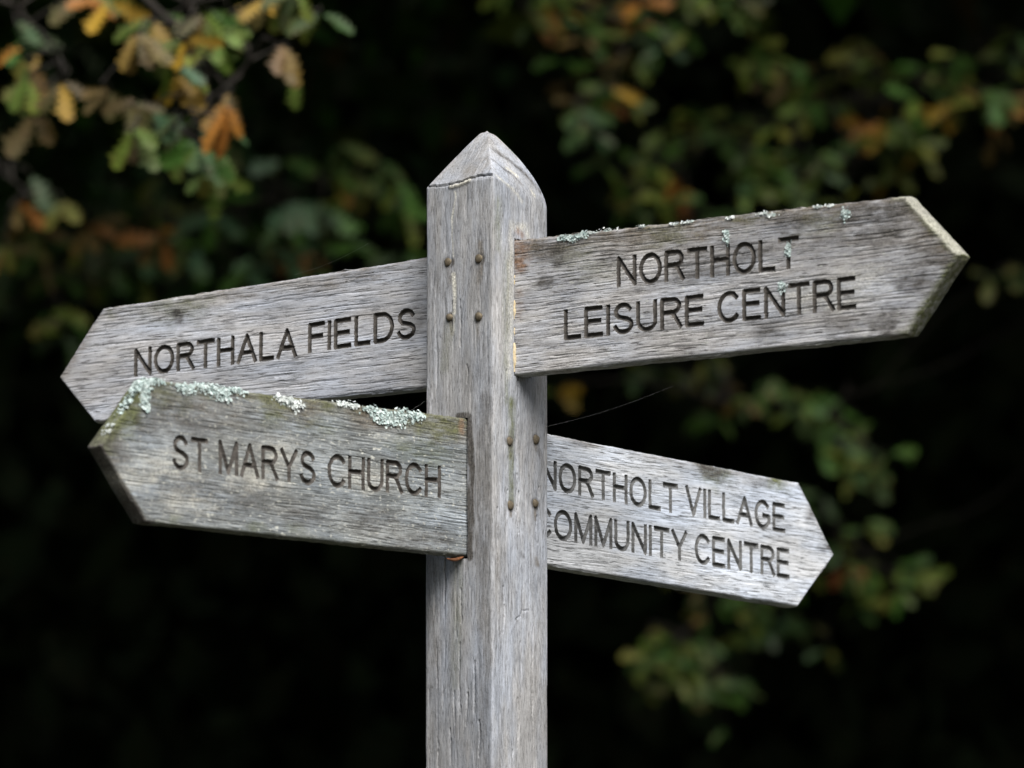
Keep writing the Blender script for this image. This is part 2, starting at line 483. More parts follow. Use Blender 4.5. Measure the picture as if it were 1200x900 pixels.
    mU = (ctr[:, 0] > HALF - 0.006) & (ctr[:, 1] > -0.0118) & (ctr[:, 1] < 0.0188) & (ctr[:, 2] > zu0) & (ctr[:, 2] < zu1)
    mL = (ctr[:, 1] < -HALF + 0.006) & (ctr[:, 0] < 0.0135) & (ctr[:, 0] > -0.0125) & (ctr[:, 2] > zl0) & (ctr[:, 2] < zl1)
    Q = Q[~(mU | mL)]
    capc = len(V)
    V = np.concatenate([V, [[0, 0, V[idx[-1], 2].mean() + 0.0003]]])
    for k in att: att[k] = np.append(att[k], 0)
    T = np.stack([idx[-1], np.roll(idx[-1], -1), np.full(n, capc)], -1)
    # slot linings
    def lining(lo, hi, axis):
        nonlocal V, Q
        s = len(V)
        if axis == 'x':
            (y0, z0_), (y1, z1_) = lo, hi
            pts = [(HALF - 0.0005, y0, z0_), (HALF - 0.0005, y1, z0_), (HALF - 0.0005, y1, z1_), (HALF - 0.0005, y0, z1_)]
            pts += [(HALF - 0.003, p_[1], p_[2]) for p_ in pts]
        else:
            (x0, z0_), (x1, z1_) = lo, hi
            pts = [(x0, -HALF + 0.0005, z0_), (x1, -HALF + 0.0005, z0_), (x1, -HALF + 0.0005, z1_), (x0, -HALF + 0.0005, z1_)]
            pts += [(p_[0], -HALF + 0.045, p_[2]) for p_ in pts]
        f = []
        # separate vertices per face for crisp corners
        for quad in ((0, 1, 5, 4), (1, 2, 6, 5), (2, 3, 7, 6), (3, 0, 4, 7), (4, 5, 6, 7)):
            f.append([s, s + 1, s + 2, s + 3]); s += 4
            V = np.concatenate([V, np.array([pts[q_] for q_ in quad])])
            for k in att:
                att[k] = np.append(att[k], np.full(4, 0.35 if k == 'pale' and axis == 'x' else (0.9 if k == 'wet_shade' and axis == 'y' else 0.0)))  # upper slot's lining paled, lower slot's darkened
        Q = np.concatenate([Q, np.array(f)])
    lining((-0.0122, zu0 - 0.0006), (0.0192, zu1 + 0.0006), 'x')
    lining((-0.0129, zl0 - 0.0006), (0.0139, zl1 + 0.0006), 'y')
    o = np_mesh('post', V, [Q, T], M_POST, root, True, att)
    o.rotation_euler = (0, 0, -THETA)
    return o
post = build_post()

# ------------------------------------------------------------------ monoline capitals for the routed lettering
def _arc(cx, cy, rx, ry, a0, a1, k=14):
    return [(cx + rx * math.cos(R(a0 + (a1 - a0) * i / k)), cy + ry * math.sin(R(a0 + (a1 - a0) * i / k))) for i in range(k + 1)]
GLYPH = {
    'N': (0.66, [[(0, 0), (0, 1), (0.66, 0), (0.66, 1)]]),
    'O': (0.78, [_arc(0.39, 0.5, 0.39, 0.5, 0, 360, 32)]),
    'R': (0.66, [[(0, 0), (0, 1), (0.40, 1)] + _arc(0.40, 0.765, 0.235, 0.235, 90, -90, 12)[1:] + [(0, 0.53)], [(0.34, 0.53), (0.46, 0.40), (0.68, 0)]]),
    'T': (0.68, [[(0, 1), (0.68, 1)], [(0.34, 1), (0.34, 0)]]),
    'H': (0.64, [[(0, 0), (0, 1)], [(0.64, 0), (0.64, 1)], [(0, 0.54), (0.64, 0.54)]]),
    'A': (0.76, [[(0, 0), (0.38, 1), (0.76, 0)], [(0.13, 0.34), (0.63, 0.34)]]),
    'L': (0.52, [[(0, 1), (0, 0), (0.52, 0)]]),
    'F': (0.54, [[(0, 0), (0, 1), (0.54, 1)], [(0, 0.53), (0.48, 0.53)]]),
    'I': (0.0, [[(0, 0), (0, 1)]]),
    'E': (0.58, [[(0.56, 1), (0, 1), (0, 0), (0.58, 0)], [(0, 0.53), (0.52, 0.53)]]),
    'D': (0.68, [[(0, 0), (0, 1), (0.28, 1)] + _arc(0.28, 0.5, 0.40, 0.5, 90, -90, 18)[1:] + [(0, 0)]]),
    'S': (0.62, [_arc(0.31, 0.755, 0.27, 0.245, 20, 180, 12) + [(0.06, 0.66), (0.14, 0.575), (0.31, 0.52), (0.48, 0.465), (0.59, 0.38)] + _arc(0.31, 0.265, 0.31, 0.265, 12, -165, 14)]),
    'M': (0.78, [[(0, 0), (0, 1), (0.39, 0.02), (0.78, 1), (0.78, 0)]]),
    'Y': (0.70, [[(0, 1), (0.35, 0.44), (0.70, 1)], [(0.35, 0.44), (0.35, 0)]]),
    'C': (0.70, [_arc(0.38, 0.5, 0.38, 0.5, 42, 318, 26)]),
    'U': (0.64, [[(0, 1), (0, 0.32)] + _arc(0.32, 0.32, 0.32, 0.32, 180, 360, 14)[1:] + [(0.64, 1)]]),
    'V': (0.72, [[(0, 1), (0.36, 0), (0.72, 1)]]),
    'G': (0.74, [_arc(0.38, 0.5, 0.38, 0.5, 45, 360 - 40, 26) + [(0.72, 0.20), (0.72, 0.46), (0.42, 0.46)]]),
}
def layout(words, gap=0.26):
    """words: [(text, (x0,z0), (x1,z1) of the baseline ends, cap height)] -> segments in board coordinates"""
    segs = []
    for text, p0, p1, h0, h1 in words:
        tot = sum(GLYPH[c][0] for c in text) + gap * (len(text) - 1)
        x = 0.0
        for c in text:
            wd, strokes = GLYPH[c]
            for s_ in strokes:
                q = []
                for gx_, gy_ in s_:
                    f = (x + gx_) / tot
                    hh = h0 + (h1 - h0) * f
                    q.append((p0[0] + (p1[0] - p0[0]) * f, p0[1] + (p1[1] - p0[1]) * f + hh * gy_))
                closed = math.dist(q[0], q[-1]) < 1e-6
                m_ = len(q) - 1
                segs += [(q[i], q[i + 1], i == 0 and not closed, i == m_ - 1 and not closed) for i in range(m_)]
            x += wd + gap
    return segs

FRONT = 0.0105
STROKE = 0.0031                              # half width of the routed groove
def build_board(frame, mat, top_px, bot_px, lines, inner_x, label, zc, grow=None, seed=0, wear=0.0009, rough=1.0, thick=0.023):
    """top_px / bot_px run from the post end to the tip; lines hold the routed words"""
    X, N, rz = frame
    top = [on_plane(*p_, frame, FRONT) for p_ in top_px]
    bot = [on_plane(*p_, frame, FRONT) for p_ in bot_px]
    sgn = 1 if top[-1][0] > top[0][0] else -1
    # carry the outline on into the mortise
    def ext(a, b_, x): return (x, a[1] + (b_[1] - a[1]) * (x - a[0]) / (b_[0] - a[0]))
    if abs(inner_x - top[0][0]) > 1e-5:
        top = [ext(top[0], top[1], inner_x)] + top; bot = [ext(bot[0], bot[1], inner_x)] + bot
    tip = top[-1]
    xs = np.arange(0, abs(tip[0] - inner_x), 0.00085)
    xs = inner_x + sgn * xs
    for p_ in top[1:] + bot[1:]:
        k = int(np.argmin(np.abs(xs - p_[0]))); xs[k] = p_[0]
    xs[-1] = tip[0] - sgn * 0.0006
    tx = np.array([p_[0] for p_ in top]) * sgn; tz = np.array([p_[1] for p_ in top])
    bx = np.array([p_[0] for p_ in bot]) * sgn; bz = np.array([p_[1] for p_ in bot])
    TZ = np.interp(xs * sgn, tx, tz); BZ = np.interp(xs * sgn, bx, bz)
    live = sstep(0.0, 0.02, np.abs(xs - tip[0]))
    TZ = TZ + ((fbm(xs * 120 + seed, xs * 0 + seed, 40 + seed) - 0.5) * 2 * wear + (fbm(xs * 14 + seed, xs * 0, 44 + seed) - 0.5) * 2.5 * wear) * live
    BZ = BZ + ((fbm(xs * 90 + seed, xs * 0 + seed, 50 + seed) - 0.5) * 1.4 * wear + (fbm(xs * 12 + seed, xs * 0, 54 + seed) - 0.5) * 2 * wear) * live
    rows = 230
    v = np.linspace(0, 1, rows)
    nxs = len(xs)
    GX = np.repeat(xs[:, None], rows, 1)
    GZ = BZ[:, None] + (TZ - BZ)[:, None] * v[None, :]
    # distance to the outline (for the worn arris)
    ol = list(zip(top[:-1], top[1:])) + list(zip(bot[:-1], bot[1:]))
    D = np.full(GX.shape, 9.0)
    for (a, b_) in ol: D = np.minimum(D, seg_dist(GX, GZ, a[0], a[1], b_[0], b_[1]))
    rr = 0.0032 + 0.003 * (fbm(GX * 30, GZ * 30, seed + 3) - 0.4)
    rr = np.maximum(rr, 0.0012)
    q = np.clip(D / rr, 0, 1)
    depth = rr * (1 - np.sqrt(np.clip(1 - (1 - q) ** 2, 0, 1)))
    # grain relief
    wz = GZ + (fbm(GX * 6 + seed, GZ * 8, seed + 5) - 0.5) * 0.006
    depth = depth + rough * (0.0003 * (fbm(GX * 5, wz * 520, seed + 7, 3) - 0.5) + 0.0009 * (fbm(GX * 4, wz * 40, seed + 9) - 0.5)
                             + 0.0007 * sstep(0.64, 0.74, fbm(GX * 16, wz * 640, seed + 13, 2)))
    # routed letters
    dl = np.full(GX.shape, 1.0)
    segs = []
    for words in lines: segs += layout(words)
    for (a, b_, c_a, c_b) in segs:
        x0, x1 = sorted((a[0], b_[0])); z0_, z1_ = sorted((a[1], b_[1]))
        c0 = np.where((xs > x0 - 0.008) & (xs < x1 + 0.008))[0]
        if not len(c0): continue
        sl = slice(c0.min(), c0.max() + 1)
        dd = seg_dist(GX[sl], GZ[sl], a[0], a[1], b_[0], b_[1])
        L_ = math.dist(a, b_); ex, ey = (b_[0] - a[0]) / L_, (b_[1] - a[1]) / L_
        al = (GX[sl] - a[0]) * ex + (GZ[sl] - a[1]) * ey
        pe = np.abs((GX[sl] - a[0]) * -ey + (GZ[sl] - a[1]) * ex)
        if c_a: dd = np.where(al < 0, np.maximum(pe, -al + 0.0004), dd)
        if c_b: dd = np.where(al > L_, np.maximum(pe, al - L_ + 0.0004), dd)
        dl[sl] = np.minimum(dl[sl], dd)
    rag = (fbm(GX * 200, wz * 500, seed + 23, 2) - 0.5) * 0.0010
    dl = np.where(dl < 0.9, dl + rag * 0.8, dl)
    hw = STROKE
    # pull the nearest grid points onto the groove's edge so that it stays clean
    gxd = np.gradient(dl, axis=0) / np.maximum(np.abs(np.gradient(GX, axis=0)), 1e-9) * np.sign(np.gradient(GX, axis=0))
    gzd = np.gradient(dl, axis=1) / np.maximum(np.gradient(GZ, axis=1), 1e-9)
    near = (np.abs(dl - hw) < 0.00045) & ((TZ - BZ)[:, None] > 0.05)
    sh = np.where(near, (hw - dl), 0)
    GXs = GX + sh * gxd; GZs = GZ + sh * gzd
    dl2 = np.where(near, hw, dl)
    groove = 0.0036 * (1 - sstep(0.15, 1.0, np.clip(dl2 / hw, 0, 1)) ** 1.3)
    depth = depth + groove
    Yf = -FRONT + depth
    att = {k: np.zeros(GX.shape) for k in ('brown', 'algae', 'wet_shade', 'pale', 'rust', 'crust')}
    if grow: grow(att, GX, GZ, TZ[:, None], BZ[:, None], frame, D)
    V = np.stack([GXs, Yf, GZs], -1).reshape(-1, 3)
    idx = np.arange(nxs * rows).reshape(nxs, rows)
    Q = np.stack([idx[:-1, :-1], idx[1:, :-1], idx[1:, 1:], idx[:-1, 1:]], -1).reshape(-1, 4)
    inl = (dl2 <= hw + 1e-6).reshape(-1)
    fl = inl[Q].all(1)
    Ql = Q[fl]; Qb = Q[~fl]
    # rim and back
    loop = np.concatenate([idx[:, 0], idx[-1, 1:-1], idx[::-1, -1], idx[0, -2:0:-1]])
    base = V[loop]
    rings = [loop]; vs_ = [V]; s = len(V)
    k = 9
    arc = np.arange(len(loop)) * 0.00085
    attv = {kk: [a.reshape(-1)] for kk, a in att.items()}
    cen = np.array([V[:, 0].mean(), 0, V[:, 2].mean()])
    for i in range(1, k + 1):
        f = i / k
        ring = base.copy()
        yb = -FRONT + thick
        ring[:, 1] = base[:, 1] + (yb - base[:, 1]) * f
        wob = (fbm(arc * 60, np.full(len(loop), f * 4.0), seed + 60) - 0.5) * 0.0022 * (1 - f)
        outw = base - cen; outw[:, 1] = 0
        # bulge slightly past the worn arris, rounded again at the back
        b_ = 0.0012 * math.sin(math.pi * f)
        ring[:, 2] += np.sign(outw[:, 2]) * (b_ + wob)
        vs_.append(ring); rings.append(np.arange(s, s + len(loop))); s += len(loop)
        for kk in attv: attv[kk].append(attv[kk][0][loop])
    Vall = np.concatenate(vs_)
    rq = []
    for a, b_ in zip(rings[:-1], rings[1:]):
        rq.append(np.stack([a, b_, np.roll(b_, -1), np.roll(a, -1)], -1))
    rq = np.concatenate(rq)
    last = rings[-1]
    bb = last[:nxs]; tt = last[nxs + rows - 2: nxs + rows - 2 + nxs][::-1]
    bk = np.stack([bb[:-1], tt[:-1], tt[1:], bb[1:]], -1)
    if sgn < 0:
        Qb = Qb[:, ::-1]; Ql = Ql[:, ::-1]; rq = rq[:, ::-1]; bk = bk[:, ::-1]
    att_all = {kk: np.concatenate(a) for kk, a in attv.items()}
    def compact(F):
        u, inv = np.unique(np.concatenate([f.ravel() for f in F]), return_inverse=True)
        out = []; p_ = 0
        for f in F: out.append(inv[p_:p_ + f.size].reshape(f.shape)); p_ += f.size
        return u, out
    piv = np.array([0, 0, zc])
    u, F = compact([Qb, rq, bk])
    o = np_mesh('sign_board', Vall[u] - piv, F, mat, root, True, {kk: a[u] for kk, a in att_all.items()})
    o.location = (0, 0, zc); o.rotation_euler = (0, 0, rz)
    o['label'] = label
    # lettering: one mesh per line
    lv = Vall[Ql].mean(1)
    if len(lines) == 1: groups_ = [np.ones(len(Ql), bool)]
    else:
        def mid(words, x):
            p0, p1 = words[0][1], words[-1][2]
            return p0[1] + (p1[1] - p0[1]) * (x - p0[0]) / (p1[0] - p0[0])
        border = mid(lines[0], lv[:, 0]) - 0.006
        groups_ = [lv[:, 2] > border, lv[:, 2] <= border]
    for gsel, words in zip(groups_, lines):
        u, F = compact([Ql[gsel]])
        l_ = np_mesh('lettering', Vall[u] - piv, F, M_LETTER_PALE if mat is M_VILLAGE else M_LETTER, o, True)
        l_['label'] = 'routed dark capitals reading ' + ' '.join(w_[0] for w_ in words)
    return o, sgn

def words(frame, *items):
    """items: (text, (px,py) baseline start, (px,py) baseline end, cap px at start, cap px at end)"""
    out = []
    for text, a, b_, h0, h1 in items:
        p0 = on_plane(*a, frame, FRONT); p1 = on_plane(*b_, frame, FRONT)
        q0 = on_plane(a[0], a[1] - h0, frame, FRONT); q1 = on_plane(b_[0], b_[1] - h1, frame, FRONT)
        out.append((text, p0, p1, q0[1] - p0[1], q1[1] - p1[1]))
    return out

def spot(att, name, GX, GZ, frame, px, py, r0, r1, amt, sx=1.0, seed=0):
    x, z = on_plane(px, py, frame, FRONT)
    d = np.hypot((GX - x) / sx, GZ - z) + (fbm(GX * 60 + seed, GZ * 90, 71 + seed) - 0.5) * r1 * 0.9
    att[name][...] = np.maximum(att[name], amt * (1 - sstep(r0, r1, d)))

LICHEN_CHURCH = [
    ([(152, 453, .006, .003), (160, 449, .008, .0025), (170, 446, .010, .0025), (181, 445, .009, .0025), (170, 455, .006, .004), (168, 466, .003, .006), (172, 474, .002, .004)], 420, 0.0026, M_LICHEN),
    ([(212, 454, .006, .002), (221, 457, .007, .003)], 150, 0.0022, M_LICHEN),
    ([(238, 453, .010, .002), (252, 457, .010, .004), (262, 462, .009, .005), (276, 457, .009, .002)], 420, 0.0025, M_LICHEN),
    ([(328, 467, .005, .002), (338, 471, .007, .004), (346, 475, .005, .003)], 190, 0.0025, M_LICHEN_W),
    ([(404, 473, .007, .002), (414, 475, .004, .002)], 90, 0.0023, M_LICHEN_W),
    ([(434, 480, .007, .002), (444, 487, .009, .005), (456, 490, .010, .005), (470, 489, .010, .005), (484, 488, .009, .003), (491, 487, .004, .002)], 640, 0.0025, M_LICHEN),
    ([(128, 487, .002, .001), (134, 479, .002, .001)], 60, 0.0016, M_LICHEN_W)]
LICHEN_LEISURE = [
    ([(662, 279, .004, .0015), (673, 279, .006, .002), (684, 275, .004, .0015)], 190, 0.0025, M_LICHEN),
    ([(694, 272, .005, .0008), (712, 269, .006, .0008), (752, 265, .004, .0007), (790, 262, .003, .0007), (806, 260, .006, .0007), (856, 255, .004, .0007), (893, 250, .005, .0007), (903, 252, .005, .0012), (958, 242, .004, .0009), (972, 241, .003, .0007)], 190, 0.0019, M_LICHEN_W),
    ([(851, 273, .0025, .002), (852, 281, .0025, .003)], 80, 0.0019, M_LICHEN),
    ([(991, 251, .003, .003)], 70, 0.0019, M_LICHEN),
    ([(924, 289, .002, .0025), (924, 296, .002, .003)], 70, 0.0019, M_LICHEN),
    ([(917, 336, .003, .0035)], 60, 0.0018, M_LICHEN)]
def crust(att, GX, GZ, fr, g_):
    for px, py, sx, sz in g_[0]:
        x, z = on_plane(px, py, fr, FRONT)
        d = np.hypot((GX - x) / (sx * 1.2 + .001), (GZ - z) / (sz * 1.4 + .001)) + (fbm(GX * 180, GZ * 180, 77) - 0.5) * 1.2
        att['crust'] = np.maximum(att['crust'], 1 - sstep(0.75, 1.15, d))

def grow_fields(att, GX, GZ, TZ, BZ, fr, D):
    e = TZ - GZ
    nz = fbm(GX * 18, GZ * 50, 101)
    att['brown'] += 0.6 * (1 - sstep(0.0, 0.022, e + (nz - 0.5) * 0.03))
    spot(att, 'algae', GX, GZ, fr, 210, 362, 0.004, 0.035, 0.6, 2.5, 1)
    spot(att, 'wet_shade', GX, GZ, fr, 208, 370, 0.003, 0.016, 0.8, 1.0, 2)
    spot(att, 'wet_shade', GX, GZ, fr, 212, 395, 0.002, 0.010, 0.6, 1.0, 3)
    spot(att, 'wet_shade', GX, GZ, fr, 268, 380, 0.002, 0.012, 0.4, 1.0, 4)
    spot(att, 'wet_shade', GX, GZ, fr, 490, 365, 0.010, 0.030, 0.45, 0.7, 5)
    spot(att, 'brown', GX, GZ, fr, 400, 325, 0.004, 0.030, 0.6, 4, 6)
    spot(att, 'algae', GX, GZ, fr, 128, 366, 0.002, 0.012, 0.7, 1.5, 7)
def grow_leisure(att, GX, GZ, TZ, BZ, fr, D):
    e = TZ - GZ
    nz = fbm(GX * 12, GZ * 35, 111)
    att['brown'] += 0.8 * (1 - sstep(0.006, 0.062, e + (nz - 0.5) * 0.08))
    for px, py, a in ((675, 300, .6), (700, 318, .5), (780, 275, .7), (880, 250, .6), (960, 262, .6)):
        spot(att, 'algae', GX, GZ, fr, px, py, 0.004, 0.022, a * .8, 2.5, int(px))
    spot(att, 'rust', GX, GZ, fr, 608, 300, 0.010, 0.035, 0.9, 0.7, 1)
    spot(att, 'rust', GX, GZ, fr, 608, 360, 0.004, 0.030, 0.5, 0.4, 2)
    spot(att, 'wet_shade', GX, GZ, fr, 1030, 270, 0.006, 0.040, 0.7, 1.6, 3)
    spot(att, 'wet_shade', GX, GZ, fr, 1040, 375, 0.006, 0.028, 0.8, 1.6, 4)
    spot(att, 'wet_shade', GX, GZ, fr, 985, 380, 0.004, 0.024, 0.6, 2, 5)
    for px, py, q_ in ((1085, 300, .03), (1050, 250, .03), (1075, 330, .025), (1010, 250, .03), (930, 262, .025), (880, 300, .02), (720, 300, .02), (650, 300, .02), (640, 330, .012), (900, 385, .02)):
        spot(att, 'wet_shade', GX, GZ, fr, px, py, 0.003, q_, 0.75, 2.2, px)
    spot(att, 'wet_shade', GX, GZ, fr, 830, 318, 0.006, 0.024, 0.6, 4, 6)
    spot(att, 'wet_shade', GX, GZ, fr, 960, 290, 0.004, 0.026, 0.5, 3, 8)
    spot(att, 'pale', GX, GZ, fr, 960, 345, 0.006, 0.030, 0.5, 3, 7)
    spot(att, 'pale', GX, GZ, fr, 1000, 330, 0.006, 0.026, 0.45, 3, 9)
    tipx = on_plane(1121, 298, fr, FRONT)[0]
    b_ = (1 - sstep(0.0, 0.012, D)) * sstep(tipx - 0.10, tipx - 0.075, GX)
    zt = on_plane(1121, 298, fr, FRONT)[1]
    att['pale'] = np.maximum(att['pale'], 0.55 * (1 - sstep(0.0, 0.006, D)) * sstep(tipx - 0.10, tipx - 0.07, GX) * (GZ > zt))  # tip's upper bevel lightened in the colour as if lit
    att['algae'] = np.maximum(att['algae'], 0.9 * b_)
    att['algae'] = np.maximum(att['algae'], 0.55 * (1 - sstep(0.0, 0.004, D)) * (GZ < (TZ + BZ) / 2))
    for g_ in LICHEN_LEISURE: crust(att, GX, GZ, fr, g_)
def grow_church(att, GX, GZ, TZ, BZ, fr, D):
    e = TZ - GZ
    nz = fbm(GX * 14, GZ * 25, 121)
    att['brown'] += 0.75 * (1 - sstep(0.006, 0.040, e + (nz - 0.5) * 0.05))
    att['algae'] = np.maximum(att['algae'], 0.7 * (1 - sstep(0.002, 0.036, e + (fbm(GX * 20, GZ * 30, 122) - 0.5) * 0.08)))
    for px, py, r in ((205, 608, .010), (300, 617, .010), (345, 618, .013), (470, 520, .02), (500, 530, .03), (380, 500, .02)):
        spot(att, 'algae', GX, GZ, fr, px, py, 0.002, r, 0.5, 2.5, int(px))
    spot(att, 'algae', GX, GZ, fr, 150, 485, 0.012, 0.040, 1.0, 1.0, 1)
    spot(att, 'wet_shade', GX, GZ, fr, 165, 500, 0.006, 0.022, 0.7, 1, 2)
    spot(att, 'wet_shade', GX, GZ, fr, 132, 530, 0.006, 0.040, 0.7, 1, 3)
    spot(att, 'wet_shade', GX, GZ, fr, 205, 490, 0.008, 0.050, 0.6, 2, 4)
    for px, py in ((240, 500), (290, 585), (230, 575), (480, 635), (510, 630), (350, 600), (440, 610)):
        spot(att, 'wet_shade', GX, GZ, fr, px, py, 0.002, 0.030, 0.6, 3, int(px) + 5)
    for px, py in ((200, 545), (330, 530), (300, 560), (430, 560), (160, 560), (220, 590)):
        spot(att, 'pale', GX, GZ, fr, px, py, 0.002, 0.026, 0.5, 3, int(px) + 9)
    spot(att, 'rust', GX, GZ, fr, 542, 500, 0.003, 0.014, 0.8, .6, 9)
    att['algae'] = np.maximum(att['algae'], 0.5 * (1 - sstep(0.0, 0.006, D)))
    tx, tz = on_plane(118, 522, fr, FRONT)
    edge = (1 - sstep(0.001, 0.006, D)) * (1 - sstep(tx + 0.085, tx + 0.095, GX))
    att['wet_shade'] = np.maximum(att['wet_shade'], edge * (GZ < tz + 0.002))  # shade of the tip's lower bevel painted into the colour
    att['algae'] = np.maximum(att['algae'], (1 - sstep(0.004, 0.022, D)) * (1 - sstep(tx + 0.07, tx + 0.10, GX)) * (GZ > tz - 0.01))
    for g_ in LICHEN_CHURCH: crust(att, GX, GZ, fr, g_)
def grow_village(att, GX, GZ, TZ, BZ, fr, D):
    e = TZ - GZ
    att['brown'] += 0.45 * (1 - sstep(0.0, 0.012, e + (fbm(GX * 18, GZ * 50, 131) - 0.5) * 0.02))
    spot(att, 'wet_shade', GX, GZ, fr, 835, 552, 0.004, 0.022, 0.9, 2.2, 1)
    spot(att, 'algae', GX, GZ, fr, 838, 555, 0.004, 0.026, 0.8, 2, 2)
    spot(att, 'algae', GX, GZ, fr, 912, 567, 0.003, 0.016, 0.9, 2.5, 3)
    spot(att, 'wet_shade', GX, GZ, fr, 890, 565, 0.003, 0.016, 0.6, 3, 4)
    spot(att, 'wet_shade', GX, GZ, fr, 950, 605, 0.004, 0.022, 0.75, 1, 5)
    spot(att, 'wet_shade', GX, GZ, fr, 968, 640, 0.003, 0.016, 0.8, 2, 6)
    spot(att, 'wet_shade', GX, GZ, fr, 680, 515, 0.003, 0.016, 0.5, 3, 7)

board_fields, _ = build_board(FR_U, M_FIELDS,
    [(498, 302), (120, 362), (106, 383), (69, 442)], [(498, 455), (111, 495), (69, 442)],
    [words(FR_U, ('NORTHALA', (159, 439), (346, 416), 28, 30), ('FIELDS', (363, 411), (485, 394), 30, 31))],
    -0.02, 'pale grey board pointing left behind the mossy board, reading NORTHALA FIELDS', 2.34, grow_fields, 1)
board_leisure, _ = build_board(FR_U, M_LEISURE,
    [(603, 282), (1060, 230), (1123, 299)], [(603, 440), (1062, 392), (1123, 299)],
    [words(FR_U, ('NORTHOLT', (725, 334), (934, 312), 31, 33)),
     words(FR_U, ('LEISURE', (663, 396), (823, 379), 31, 32), ('CENTRE', (843, 377), (1001, 359), 32, 33))],
    0.030, 'brown stained board pointing right, reading NORTHOLT LEISURE CENTRE', 2.34, grow_leisure, 2, 0.0012, 1.15)
board_church, _ = build_board(FR_L, M_CHURCH,
    [(545, 490), (172, 444), (118, 522)], [(541, 651), (171, 612), (118, 522)],
    [words(FR_L, ('ST', (204, 547), (242, 552), 35, 35), ('MARYS', (258, 553), (368, 566), 35, 34), ('CHURCH', (386, 568), (515, 581), 34, 33))],
    -0.044, 'mossy green grey board with lichen edge pointing left, reading ST MARYS CHURCH', 2.14, grow_church, 3, 0.0014, 1.1, 0.020)
board_village, _ = build_board(FR_L, M_VILLAGE,
    [(640, 508), (937, 566), (978, 650)], [(640, 662), (935, 711), (978, 650)],
    [words(FR_L, ('NORTHOLT', (636, 570), (793, 600), 30, 30), ('VILLAGE', (805, 601), (919, 622), 30, 29)),
     words(FR_L, ('COMMUNITY', (629, 626), (804, 656), 31, 31), ('CENTRE', (816, 658), (924, 676), 31, 30))],
    0.02, 'bleached whitish board pointing right, reading NORTHOLT VILLAGE COMMUNITY CENTRE', 2.14, grow_village, 4, 0.0007, 0.7)

# ------------------------------------------------------------------ nails
def nail_mesh():
    vs_, fs = [], []
    prof = [(0.0050, -0.002), (0.0053, 0.0002), (0.0051, 0.0014), (0.0040, 0.0026), (0.0022, 0.0031)]
    k = 14
    for (r_, y) in prof:
        for i in range(k):
            a = 2 * math.pi * i / k
            w = 1 + 0.07 * math.sin(3 * a + 1) + 0.04 * math.sin(5 * a)
            vs_.append((r_ * w * math.cos(a), -y, r_ * w * math.sin(a)))
    for j in range(len(prof) - 1):
        for i in range(k): fs.append((j * k + i, j * k + (i + 1) % k, (j + 1) * k + (i + 1) % k, (j + 1) * k + i))
    c = len(vs_); vs_.append((0, -0.0033, 0))
    tr = [((len(prof) - 1) * k + i, (len(prof) - 1) * k + (i + 1) % k, c) for i in range(k)]
    return vs_, fs, tr
nail0 = None
for i, (px, py, fr) in enumerate([(525, 307, FR_U), (561, 303, FR_U), (527, 372, FR_U), (561, 371, FR_U),
                                  (597, 517, FR_L), (628, 515, FR_L), (598, 592, FR_L), (627, 590, FR_L)]):
    x, z = on_plane(px, py, fr, HALF)
    if nail0 is None:
        v_, f_, t_ = nail_mesh()
        nl = nail0 = np_mesh('nail', v_, [f_, t_], M_NAIL, root)
    else:
        nl = nail0.copy(); COL.objects.link(nl); nl.parent = root
    p = fr[0] * x + fr[1] * HALF
    nl.location = (p.x, p.y, z)
    nl.rotation_euler = (random.uniform(-.1, .1), random.uniform(0, 6), fr[2] + random.uniform(-.1, .1))
    nl.rotation_euler = (random.uniform(-.08, .08), 0, fr[2] + random.uniform(-.1, .1))
    k_ = random.uniform(.88, 1.08); nl.scale = (k_, random.uniform(.6, 1.2), k_ * random.uniform(0.92, 1.14))

# ------------------------------------------------------------------ lichen: ruffled lobes growing on the boards
def lichen(board, frame, zc, pts, count, size, mat, lift=0.001, seed=0):
    """pts: list of (px, py, spread in m along, spread in m down) on the front plane or along the top arris"""
    rs = random.Random(seed)
    vs_, fs = [], []
    for j in range(count):
        px, py, sx, sz = rs.choice(pts)
        x, z = on_plane(px, py, frame, FRONT)
        x += rs.gauss(0, sx); z += rs.gauss(0, sz)
        y = -FRONT - lift + rs.uniform(-0.0006, 0.0016)
        # keep on the wood: anything above the arris lies on the top edge
        zt = top_at(board, x)
        if z > zt - 0.0005:
            y = -FRONT + rs.uniform(-0.002, 0.012)
            z = zt + rs.uniform(-0.0005, 0.0022)
            nrm = Vector((rs.gauss(0, .5), rs.gauss(-0.5, .5), 1)).normalized()
        else:
            nrm = Vector((rs.gauss(0, .35), -1, rs.gauss(0.2, .35))).normalized()
        s = size * rs.uniform(0.35, 1.05)
        q = nrm.to_track_quat('Z', 'Y')
        k = 7; b0 = len(vs_)
        off = Vector((x, y, z - zc))
        vs_.append(tuple(off + q @ Vector((0, 0, 0.1 * s))))
        ph = rs.uniform(0, 6)
        for i in range(k):
            a = 2 * math.pi * i / k + ph
            rr = s * rs.uniform(0.65, 1.1)
            vs_.append(tuple(off + q @ Vector((rr * math.cos(a), rr * math.sin(a), s * rs.uniform(-0.05, 0.38)))))
        for i in range(k): fs.append((b0, b0 + 1 + i, b0 + 1 + (i + 1) % k))
    return np_mesh('lichen', vs_, [fs], mat, board, True)

